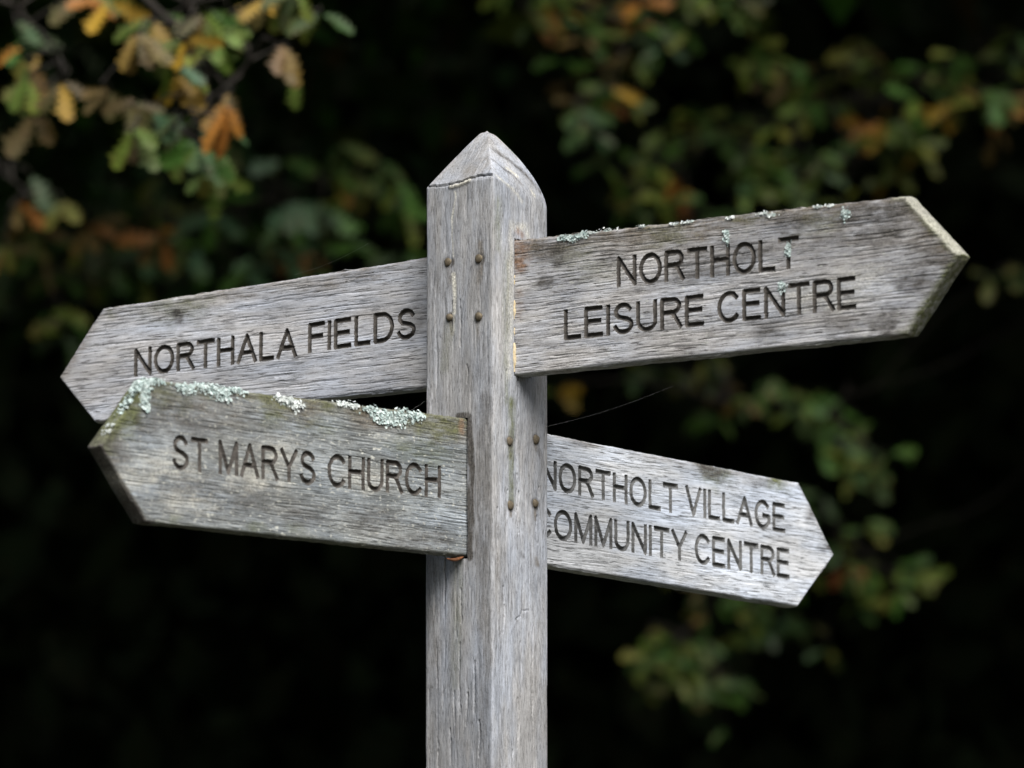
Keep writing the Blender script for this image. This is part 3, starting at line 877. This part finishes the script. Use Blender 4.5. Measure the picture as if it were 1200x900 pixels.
_tops = {}
def top_at(board, x):
    if board.name not in _tops:
        co = np.empty(len(board.data.vertices) * 3, dtype=np.float32); board.data.vertices.foreach_get('co', co)
        co = co.reshape(-1, 3)
        k = np.round(co[:, 0] / 0.002).astype(int)
        d = {}
        order = np.argsort(co[:, 2])
        for i in order: d[k[i]] = co[i, 2]
        _tops[board.name] = d
    d = _tops[board.name]
    kk = int(round(x / 0.002))
    for e in (0, 1, -1, 2, -2, 3, -3, 5, -5, 9, -9):
        if kk + e in d: return d[kk + e] + board.location.z
    return 9.0

for i_, (pts_, cnt_, size_, m_) in enumerate(LICHEN_CHURCH): lichen(board_church, FR_L, 2.14, pts_, cnt_, size_, m_, seed=1 + i_)
LEISURE_PATCHES = [LICHEN_LEISURE[0]] + [([q_], 19, 0.0019, M_LICHEN_W) for q_ in LICHEN_LEISURE[1][0]] + LICHEN_LEISURE[2:]
for i_, (pts_, cnt_, size_, m_) in enumerate(LEISURE_PATCHES): lichen(board_leisure, FR_U, 2.34, pts_, cnt_, size_, m_, seed=21 + i_)

# ------------------------------------------------------------------ splinters, wedge and spider threads
def tube(points, radii, k=8, cap=True):
    pts = [Vector(p_) for p_ in points]
    vs_, fs = [], []
    up = Vector((0.3, 0.2, 1)).normalized()
    for i, p_ in enumerate(pts):
        d = (pts[min(i + 1, len(pts) - 1)] - pts[max(i - 1, 0)]).normalized()
        a = d.cross(up)
        if a.length < 1e-4: a = d.cross(Vector((1, 0, 0)))
        a.normalize(); b_ = d.cross(a)
        for j in range(k):
            t = 2 * math.pi * j / k
            vs_.append(tuple(p_ + (a * math.cos(t) + b_ * math.sin(t)) * radii[i]))
    for i in range(len(pts) - 1):
        for j in range(k): fs.append((i * k + j, i * k + (j + 1) % k, (i + 1) * k + (j + 1) % k, (i + 1) * k + j))
    return vs_, fs

def world_on(px, py, frame, off):
    x, z = on_plane(px, py, frame, off)
    p = frame[0] * x + frame[1] * off
    return Vector((p.x, p.y, z))
for (y0, y1, r_) in ((352, 374, 0.0020), (402, 436, 0.0026), (322, 336, 0.0012), (384, 394, 0.0010)):
    n_ = 7
    pts = [world_on(602.5 + math.sin(i * 2.1) * 0.7, y0 + (y1 - y0) * i / (n_ - 1), FR_U, FRONT + 0.0008) for i in range(n_)]
    rad = [r_ * (0.35 + 0.65 * math.sin(math.pi * (i + 0.4) / (n_ - 0.2))) * random.uniform(.8, 1.2) for i in range(n_)]
    v_, f_ = tube(pts, rad, 6)
    np_mesh('splinter', v_, [f_], M_FILLER, root)
# orange sliver of rotten wood under the mossy board
pts = [world_on(523 + 20 * i / 6.0, 654.5 + 2.4 * math.sin(math.pi * i / 6.0) - 2.0 * i / 6.0, FR_L, FRONT - 0.003) for i in range(7)]
v_, f_ = tube(pts, [0.0006, 0.0012, 0.0018, 0.0021, 0.0022, 0.0018, 0.0008], 8)
np_mesh('wedge', v_, [f_], M_WEDGE, root)
for a, b_ in (((345, 322, 0.10), (432, 285, -0.02)), ((640, 500, -0.05), (790, 452, -0.20)), ((455, 488, -0.30), (498, 470, -0.03))):
    A, B = at_y(*a), at_y(*b_)
    pts = [A.lerp(B, i / 10.0) - Vector((0, 0, 0.004 * math.sin(math.pi * i / 10.0))) for i in range(11)]
    v_, f_ = tube(pts, [0.00004] * 11, 4)
    np_mesh('spider_thread', v_, [f_], M_WEB, root)

# ------------------------------------------------------------------ trees
OUT_T = [0.0, 0.07, 0.16, 0.24, 0.33, 0.42, 0.52, 0.61, 0.71, 0.80, 0.90, 1.0]
OUT_W = [0.012, 0.03, 0.15, 0.05, 0.25, 0.08, 0.33, 0.11, 0.33, 0.13, 0.20, 0.02]
def oak_leaf(base, d, nrm, L_, rs, slim=0.82):
    """vertices of one lobed leaf: midrib and two lobed margins, folded and drooping"""
    d = d.normalized(); s = d.cross(nrm).normalized(); nn = s.cross(d).normalized()
    bend = rs.uniform(-0.1, 0.45); fold = rs.uniform(0.05, 0.5); tw = rs.uniform(-0.5, 0.5)
    ws = rs.uniform(0.85, 1.15)
    out = []
    for t, w in zip(OUT_T, [q_ * slim for q_ in OUT_W]):
        c = base + d * (L_ * t) - nn * (L_ * bend * t * t * 0.6)
        ang = tw * t
        s2 = s * math.cos(ang) + nn * math.sin(ang)
        for sg in (-1, 0, 1):
            ww = w * ws * (1 + 0.2 * math.sin(9 * t + sg))
            out.append(c + s2 * (sg * L_ * ww) + nn * (abs(sg) * fold * w * L_ * rs.uniform(0.6, 1.2)))
    return out
LEAF_F = []
for i_ in range(len(OUT_T) - 1):
    for j_ in range(2): LEAF_F.append((i_ * 3 + j_, i_ * 3 + j_ + 1, i_ * 3 + 4 + j_, i_ * 3 + 3 + j_))
LEAF_F = np.array(LEAF_F)

PAL = {'green': (.042, .130, .016), 'teal': (.045, .115, .055), 'lime': (.13, .22, .03), 'olive': (.092, .142, .022),
       'yellow': (.38, .23, .02), 'orange': (.38, .145, .022), 'brown': (.085, .062, .022), 'rose': (.135, .095, .032), 'tan': (.27, .16, .06),
       'holly': (.014, .030, .012), 'deep': (.022, .070, .016), 'rust': (.30, .09, .03), 'grey': (.30, .36, .33)}  # grey is a bright leaf sheen painted as leaf colour
class Leaves:
    def __init__(self): self.v = []; self.c = []; self.n = 0
    def add(self, base, d, nrm, L_, col, rs):
        vs_ = oak_leaf(base, d, nrm, L_, rs)
        k = rs.uniform(0.55, 1.1); col2 = PAL[rs.choice(('olive', 'brown', 'yellow'))]
        mixk = rs.uniform(0, .18)
        for i, p_ in enumerate(vs_):
            t = OUT_T[i // 3]; m = min(1, mixk + (0.25 * t if i % 3 != 1 else 0))
            self.v.append(tuple(p_)); self.c.append((*[(a * (1 - m) + b_ * m) * k for a, b_ in zip(col, col2)], 1))
        self.n += 1
    def build(self, name, parent, mat):
        m = len(OUT_T) * 3
        F = (LEAF_F[None] + (np.arange(self.n) * m)[:, None, None]).reshape(-1, 4)
        return np_mesh(name, self.v, [F], mat, parent, True, None, self.c)

def spray(tree, way, spots, size, y, rs, twig_r=0.0035, dens=1.0, droop=0.15):
    """way: branch path (px, py, dy) ; spots: (px, py, leaf count, colour names, spread px)"""
    base = tree.location
    pw = [at_y(px, py, y + dy) for px, py, dy in way]
    # smooth path
    path = []
    for i in range(len(pw) - 1):
        for k in range(5):
            f = k / 5.0
            path.append(pw[i].lerp(pw[i + 1], f) + Vector((rs.gauss(0, .006), rs.gauss(0, .006), rs.gauss(0, .006))))
    path.append(pw[-1])
    rad = [twig_r * (2.2 - 1.8 * i / (len(path) - 1)) for i in range(len(path))]
    verts, faces = tube([p_ - base for p_ in path], rad, 7)
    lv = Leaves()
    for px, py, cnt, cols, spr in spots:
        c = at_y(px, py, y + rs.uniform(-.15, .15))
        near = min(path, key=lambda q_: (q_ - c).length + (0.15 if q_.z < c.z else 0))
        start = near; end = c + Vector((0, 0, 0.03))
        midp = start.lerp(end, .5) + Vector((rs.gauss(0, .02), rs.gauss(0, .03), 0.03))
        tw = [start, midp, end]
        v2, f2 = tube([p_ - base for p_ in tw], [0.0035, 0.0028, 0.0016], 5)
        o = len(verts); verts += v2; faces += [tuple(i + o for i in f) for f in f2]
        pxm = (y - CAM.y) / FPX
        total = int(cnt * dens + .5)
        nodes = [end + Vector((rs.gauss(0, spr * pxm), rs.gauss(0, .04), rs.gauss(0, spr * pxm))) for _ in range(max(1, round(total / 3.5)))]
        for nd in nodes[:6]:
            if (nd - end).length > .012:
                v2, f2 = tube([end - base, end.lerp(nd, .5) + Vector((0, 0, .008)) - base, nd - base], [0.0018, 0.0015, 0.0010], 5)
                o = len(verts); verts += v2; faces += [tuple(q_ + o for q_ in f) for f in f2]
        for i in range(total):
            nd = nodes[i % len(nodes)]
            # leaves radiate from the twig's tip, drooping
            dr = Vector((rs.gauss(0, .8), rs.gauss(-.15, .5), rs.uniform(-1.1, .35) - droop)).normalized()
            nr = Vector((rs.gauss(0, .5), -1, rs.uniform(-.1, 1.1))).normalized()
            L_ = size * rs.uniform(0.7, 1.15)
            lv.add(nd + dr * .006 - base, dr, nr, L_, PAL[rs.choice(cols)], rs)
    br = np_mesh('branch', verts, [faces], M_TWIG, tree)
    lv.build('leaves', br, M_LEAF)
    return br

def leaf_cards(n, pos_fn, size, cols, rs, kmin=0.5, kmax=1.2):
    """small diamond leaves scattered by pos_fn(rng, n)"""
    g_ = np.random.default_rng(rs)
    P = pos_fn(g_, n)
    d = g_.normal(size=(n, 3)); d[:, 2] -= 0.4; d /= np.linalg.norm(d, axis=1)[:, None]
    e = g_.normal(size=(n, 3)); e[:, 2] += 0.3
    s = np.cross(d, e); s /= np.linalg.norm(s, axis=1)[:, None]
    nn = np.cross(s, d)
    L_ = size * g_.uniform(0.6, 1.25, n)[:, None]
    v0 = P - d * L_ * .5; v2 = P + d * L_ * .5
    v1 = P + s * L_ * .30 + nn * L_ * .10 + d * L_ * .06; v3 = P - s * L_ * .30 + nn * L_ * .10 + d * L_ * .06
    V = np.stack([v0, v1, v2, v3], 1).reshape(-1, 3)
    F = np.arange(n * 4).reshape(n, 4)
    pal = np.array([PAL[c] for c in cols])
    C = pal[g_.integers(0, len(cols), n)] * g_.uniform(kmin, kmax, n)[:, None]
    C = np.repeat(np.concatenate([C, np.ones((n, 1))], 1), 4, 0)
    return V, F, C

def clumps(boxes, nc, rad):
    """positions gathered in clumps inside ellipsoids ((cx,cy,cz),(rx,ry,rz))"""
    def fn(g_, n):
        k = g_.integers(0, len(boxes), nc)
        c = np.array([b_[0] for b_ in boxes])[k]; r_ = np.array([b_[1] for b_ in boxes])[k]
        u = g_.normal(size=(nc, 3)); u /= np.linalg.norm(u, axis=1)[:, None]
        cc = c + u * r_ * (g_.uniform(0.0, 1, nc) ** (1 / 2.6))[:, None]
        w = g_.integers(0, nc, n)
        return cc[w] + g_.normal(size=(n, 3)) * rad
    return fn

def trunk(tree, pts, radii, limbs):
    verts, faces = tube(pts, radii, 14)
    for lp, lr in limbs:
        v2, f2 = tube(lp, lr, 8)
        o = len(verts); verts += v2; faces += [tuple(i + o for i in f) for f in f2]
    return np_mesh('trunk', verts, [faces], M_BARK, tree)

rs = random.Random(5)
# --- oak on the left: limb reaching over the top left of the view
oakL = empty('oak_tree', (-3.4, 4.6, 0.0))
tag(oakL, 'oak tree whose drooping branch of green, yellow and brown leaves hangs at the top left', 'tree', 'autumn oaks behind the signpost')
trunk(oakL, [(0, 0, -.2), (.03, 0, .3), (.05, .02, 1.5), (.0, .05, 3.0), (.1, .1, 4.6), (.2, .1, 6.2)], [.36, .29, .25, .22, .16, .06],
      [([(0, .05, 2.9), (.7, -.7, 3.35), (1.5, -1.5, 3.45), (2.2, -2.0, 3.28)], [.10, .075, .05, .02]),
       ([(.05, .05, 3.4), (1.0, .4, 4.3), (2.2, .5, 5.0)], [.12, .08, .03]), ([(0, .05, 3.2), (-1.0, -.5, 4.2), (-2.0, -.8, 4.8)], [.12, .08, .03]),
       ([(.1, .1, 4.3), (.6, -1.0, 5.2), (1.0, -1.8, 5.8)], [.09, .06, .02])])
V, F, C = leaf_cards(66000, clumps([((.3, .3, 5.4), (2.6, 2.4, 1.5)), ((1.8, .6, 4.9), (1.6, 1.9, .9)), ((-1.6, 0, 5.0), (1.8, 2.0, 1.2)), ((2.7, 1.5, 4.9), (2.2, 1.3, .55)), ((2.0, 2.6, 5.0), (2.6, 1.9, .9)), ((2.4, 1.6, 4.9), (2.6, 1.6, .7))], 720, .20), .13,
                     ('green', 'deep', 'green', 'olive', 'deep', 'brown'), 21)  # unseen crown, its clumps added and spread to shade the foliage behind
np_mesh('crown', V, [F], M_DARKLEAF, oakL, True, None, C)
G, T_, LI, OL, YE, OR, BR, RO, TA = 'green', 'teal', 'lime', 'olive', 'yellow', 'orange', 'brown', 'rose', 'tan'
spray(oakL, [(-90, -130, 0), (60, -60, 0), (190, -10, 0), (290, 60, 0), (262, 110, 0), (238, 150, 0)], [
    (270, 8, 4, (G, LI), 14), (262, 45, 5, (LI, G, G), 12), (255, 70, 3, (LI, 'grey'), 8), (296, 20, 3, (BR, RO, YE), 10), (335, 22, 4, (T_, G), 12),
    (340, 80, 2, (RO, TA), 5), (342, 103, 1, (LI,), 2), (374, 34, 2, (G, 'deep'), 7), (225, 22, 4, (BR, OR, OL), 14), (205, 60, 4, (OL, YE, BR), 14),
    (178, 48, 4, (OL, YE, G), 14), (160, 75, 3, (BR, RO), 12), (222, 105, 4, (OL, BR, YE), 12), (185, 92, 3, (T_, G), 10)], 0.070, 2.8, rs, dens=1.3, droop=0.7)
spray(oakL, [(120, -60, .1), (230, 60, .1), (245, 115, .05), (225, 150, .05), (190, 160, .0)], [
    (258, 140, 3, (TA, OR), 8), (266, 165, 2, (OR, TA), 5), (240, 150, 4, (T_, G, OL), 12), (208, 132, 5, (T_, G, T_), 14), (176, 150, 4, (OL, BR, RO), 12),
    (150, 150, 4, (OL, YE, BR), 11), (155, 182, 2, (OL, LI), 5), (182, 160, 3, (RO, LI), 9), (226, 180, 3, (T_, G), 7), (245, 195, 4, (LI, G), 9),
    (262, 205, 3, (YE, OL), 6), (245, 215, 2, (LI,), 5), (118, 118, 3, (BR, RO), 10), (270, 130, 2, (BR, TA), 6)], 0.068, 2.7, rs, dens=1.25, droop=0.7)
spray(oakL, [(-80, -70, .2), (20, 10, .2), (70, 60, .2), (75, 110, .2)], [
    (60, 72, 4, (YE, OR, OL), 14), (52, 100, 4, (LI, OL, G), 12), (75, 105, 4, (OL, YE, BR), 12), (30, 90, 2, (TA, LI), 6), (50, 125, 3, (OL, LI), 9),
    (42, 160, 3, (RO, BR), 6), (20, 55, 3, (G, 'deep'), 14), (110, 8, 4, (BR, OR, OL), 14), (130, 14, 3, (OR, YE), 10), (12, 20, 3, (BR, 'deep'), 12)], 0.070, 3.0, rs, droop=0.7)
spray(oakL, [(-60, 120, .1), (-10, 190, .1), (30, 230, .1)], [
    (12, 262, 2, (OR, RO), 6), (20, 215, 2, ('deep',), 20), (60, 245, 2, ('deep',), 22), (5, 300, 3, ('deep', BR), 20)], 0.074, 4.4, rs, droop=0.7)

# --- oak on the right, further back
oakR = empty('oak_tree', (3.6, 7.6, 0.0))
tag(oakR, 'oak tree with blurred green and orange sprays spreading behind the two right-hand boards', 'tree', 'autumn oaks behind the signpost')
trunk(oakR, [(0, 0, -.2), (.03, 0, .3), (-.05, .02, 1.8), (.0, .05, 3.2), (-.1, .1, 5.2), (-.2, .1, 7.0)], [.42, .34, .29, .25, .18, .06],
      [([(0, .05, 3.1), (-.9, -.8, 3.9), (-2.0, -1.4, 4.3), (-3.0, -1.8, 4.4)], [.12, .08, .05, .02]),
      
       ([(-.05, .05, 3.6), (1.0, .4, 4.6), (2.2, .5, 5.4)], [.12, .08, .03]), ([(-.05, .1, 4.0), (-.6, -1.4, 5.4), (-1.0, -2.2, 6.0)], [.1, .06, .02])])
V, F, C = leaf_cards(60000, clumps([((-.6, 0, 6.3), (3.0, 2.8, 1.5)), ((-2.4, -.3, 5.7), (1.8, 1.7, .9)), ((1.8, 0, 5.6), (1.9, 2.2, 1.3)), ((-.8, -1.5, 5.4), (2.6, 1.2, .7)), ((-.9, -1.0, 5.0), (3.4, 1.4, .6)), ((-1.2, -.6, 5.2), (3.2, 2.0, .7))], 700, .22), .15,
                     ('green', 'deep', 'green', 'olive', 'deep', 'brown'), 22)  # crown out of view, clumps shaped to keep light off the background
np_mesh('crown', V, [F], M_DARKLEAF, oakR, True, None, C)
DE = 'deep'
spray(oakR, [(560, -120, 0), (660, -40, 0), (700, 40, 0), (725, 120, 0)], [
    (610, 20, 4, (G, DE), 22), (640, 15, 4, (G, OL), 18), (658, 36, 3, (YE, OR), 8), (690, 30, 5, (G, OL, RO), 20), (735, 12, 4, (G, DE), 20), (790, 15, 6, (G, T_), 22),
    (820, 20, 3, (OL, G), 14), (755, 28, 2, (OR, OL), 8), (685, 70, 4, (G, BR), 18), (700, 105, 4, (OL, BR), 14), (708, 124, 2, (YE, OR), 5), (735, 130, 4, (OL, G, G), 14),
    (672, 135, 5, (T_, DE), 20), (880, 12, 4, (DE, G), 20), (730, 80, 3, (G, BR), 14)], 0.060, 5.8, rs, dens=3.0, twig_r=.0018)
spray(oakR, [(1320, -60, 1.2), (1160, 50, .3), (1000, 110, 0), (860, 150, 0), (790, 190, 0)], [
    (890, 90, 6, (G, OL), 22), (930, 120, 7, (G, OL, RO), 24), (985, 115, 6, (G, OL), 24), (1020, 95, 5, (OL, BR), 18), (1025, 165, 3, (OR, YE), 9), (1055, 160, 5, (OL, G, YE), 18),
    (1090, 125, 5, (OL, G), 20), (1115, 130, 3, (YE, OL), 12), (1150, 120, 5, (OL, G), 20), (1185, 150, 3, (OR, RO), 9), (1090, 175, 4, (OL, G), 15), (1045, 195, 4, (OL, YE), 16),
    (840, 160, 6, (G, DE), 24), (800, 190, 6, (G, OL), 24), (870, 190, 6, (G, DE), 24), (930, 180, 6, (G, OL), 24), (760, 205, 5, (OL, G), 22), (790, 232, 2, (YE, OR), 6),
    (750, 245, 6, (G, DE), 24), (810, 260, 6, (G, DE), 26), (900, 225, 6, (G, DE), 24), (960, 215, 5, (DE, G), 22), (1000, 205, 4, (DE, OL), 22), (1195, 60, 3, (DE, G), 14)], 0.062, 6.2, rs, dens=3.2, twig_r=.0015)
spray(oakR, [(1290, 330, 1.6), (1120, 420, .5), (960, 480, 0), (850, 470, 0)], [
    (655, 465, 2, (YE, OL), 6), (850, 465, 3, (RO, BR), 10), (900, 490, 5, (G, DE), 20), (940, 500, 6, (OL, G), 22), (985, 490, 5, (OL, G), 18), (1010, 540, 6, (G, DE), 20),
    (1030, 550, 4, (G, DE), 16), (860, 500, 4, (DE, G), 18), (830, 440, 4, (DE, OL), 20), (770, 445, 3, (DE,), 16), (1180, 330, 4, (DE,), 22)], 0.060, 6.5, rs, dens=2.6, twig_r=.0015)
spray(oakR, [(1300, 480, 1.8), (1150, 590, .6), (1000, 650, 0), (880, 690, 0), (800, 740, 0)], [
    (970, 620, 4, (G, DE), 18), (1000, 650, 5, (G, OL), 20), (1005, 685, 2, ('rust', 'rust'), 6), (1040, 685, 5, (OL, G), 20), (1065, 690, 4, (G, DE), 16), (985, 700, 4, (OL, G), 18),
    (920, 725, 6, (G, T_, DE), 22), (880, 740, 5, (G, OL), 18), (850, 720, 5, (DE, G), 20), (830, 710, 4, (DE, BR), 18), (752, 775, 3, (OL, G), 8), (768, 790, 4, (OL, G), 10), (790, 770, 3, (OL, G), 14),
    (800, 800, 5, (G, OL), 18), (840, 800, 6, (G, DE), 20), (825, 822, 4, (G, DE), 12), (860, 815, 3, (G, DE), 14), (765, 815, 3, (DE, G), 8), (970, 750, 3, (DE,), 18), (930, 690, 4, (G, DE), 18)], 0.056, 6.9, rs, dens=2.6, twig_r=.0015)

# --- hazel bush behind the left boards
bush = empty('hazel_bush', (-2.3, 7.4, 0.0))
tag(bush, 'dark green bush with a few orange leaves behind the NORTHALA FIELDS board', 'bush')
stems = []
for i in range(9):
    a = i * 0.7; e = Vector((math.cos(a) * .5 + .1, math.sin(a) * .5, 3.7 + .4 * math.sin(i * 2.3)))
    stems.append(([(e.x * .1, e.y * .1, -.1), (e.x * .35, e.y * .35, 1.4), tuple(e)], [.02, .012, .003]))
trunk(bush, [(0, 0, -.1), (.02, 0, 1.2), (.05, 0, 2.6), (.06, .02, 3.4)], [.05, .04, .025, .008], stems)
V, F, C = leaf_cards(2600, clumps([((.7, .2, 3.8), (1.5, .7, .45)), ((.5, .1, 4.0), (1.3, .6, .4))], 220, .10), .11, ('deep', 'green', 'deep', 'teal', 'deep'), 31)
np_mesh('crown', V, [F], M_DARKLEAF, bush, True, None, C)
spray(bush, [(120, 330, 0), (200, 270, 0), (330, 230, 0), (440, 200, 0)], [
    (420, 195, 6, (G, DE), 26), (440, 220, 6, (G, DE), 26), (400, 215, 2, (OR, OL), 7), (380, 240, 6, (G, T_), 28), (320, 250, 7, (G, T_), 30), (260, 240, 6, (G, DE), 30), (200, 260, 7, (G, T_), 30),
    (180, 240, 5, (G, DE), 26), (150, 280, 6, (DE, G), 30), (120, 290, 3, (OR, BR), 12), (80, 262, 2, (OL, YE), 9), (200, 300, 3, (BR, OR), 12), (350, 300, 3, (OR, 'rust'), 9), (300, 300, 6, (G, T_), 28),
    (260, 310, 6, (T_, G), 28), (380, 285, 6, (T_, G), 28), (100, 330, 6, (DE, G), 30), (40, 300, 5, (DE, BR), 26), (60, 350, 6, (DE, G), 30), (20, 350, 5, (DE, G), 28), (470, 265, 5, (DE, G), 24), (160, 320, 5, (DE, G), 26)], 0.080, 5.9, rs, dens=1.6, twig_r=.0015)

# --- dark evergreens closing the wood behind
def dark_tree(loc, seed, label):
    t = empty('holly_tree', loc)
    tag(t, label, 'tree', 'dark evergreens at the back')
    trunk(t, [(0, 0, -.2), (.02, 0, 2.0), (.05, .03, 5.0), (.05, .03, 8.2)], [.22, .18, .12, .03],
          [([(0, 0, 1.5 + i * .8), (math.cos(i * 2.4) * .9, math.sin(i * 2.4) * .9, 1.9 + i * .8), (math.cos(i * 2.4) * 1.7, math.sin(i * 2.4) * 1.7, 1.9 + i * .8)], [.05, .035, .01]) for i in range(7)])
    V, F, C = leaf_cards(26000, clumps([((0, 0, 1.8), (1.9, 1.5, 1.9)), ((0, 0, 4.2), (1.9, 1.5, 2.2)), ((0, 0, 6.6), (1.3, 1.1, 2.0))], 900, .26), .20, ('holly',), seed, .6, 1.2)
    np_mesh('crown', V, [F], M_DARKLEAF, t, True, None, C)
    return t
for i, (x, y, lab) in enumerate(((-4.6, 10.6, 'dark holly tree at the far left edge of the wood'), (-2.1, 11.2, 'dark holly tree behind the left-pointing boards'),
                                 (0.2, 10.8, 'dark holly tree straight behind the post'), (2.5, 11.3, 'dark holly tree behind the right-pointing boards'),
                                 (4.9, 10.7, 'dark holly tree at the far right edge of the wood'),
                                 (-3.3, 13.6, 'second row holly tree seen left of the NORTHALA FIELDS board'), (-.9, 14.0, 'second row holly tree seen just left of the post'),
                                 (1.4, 13.8, 'second row holly tree seen just right of the post'), (3.8, 14.1, 'second row holly tree seen right of the NORTHOLT LEISURE CENTRE board'))):
    dark_tree((x, y, 0), 41 + i, lab)
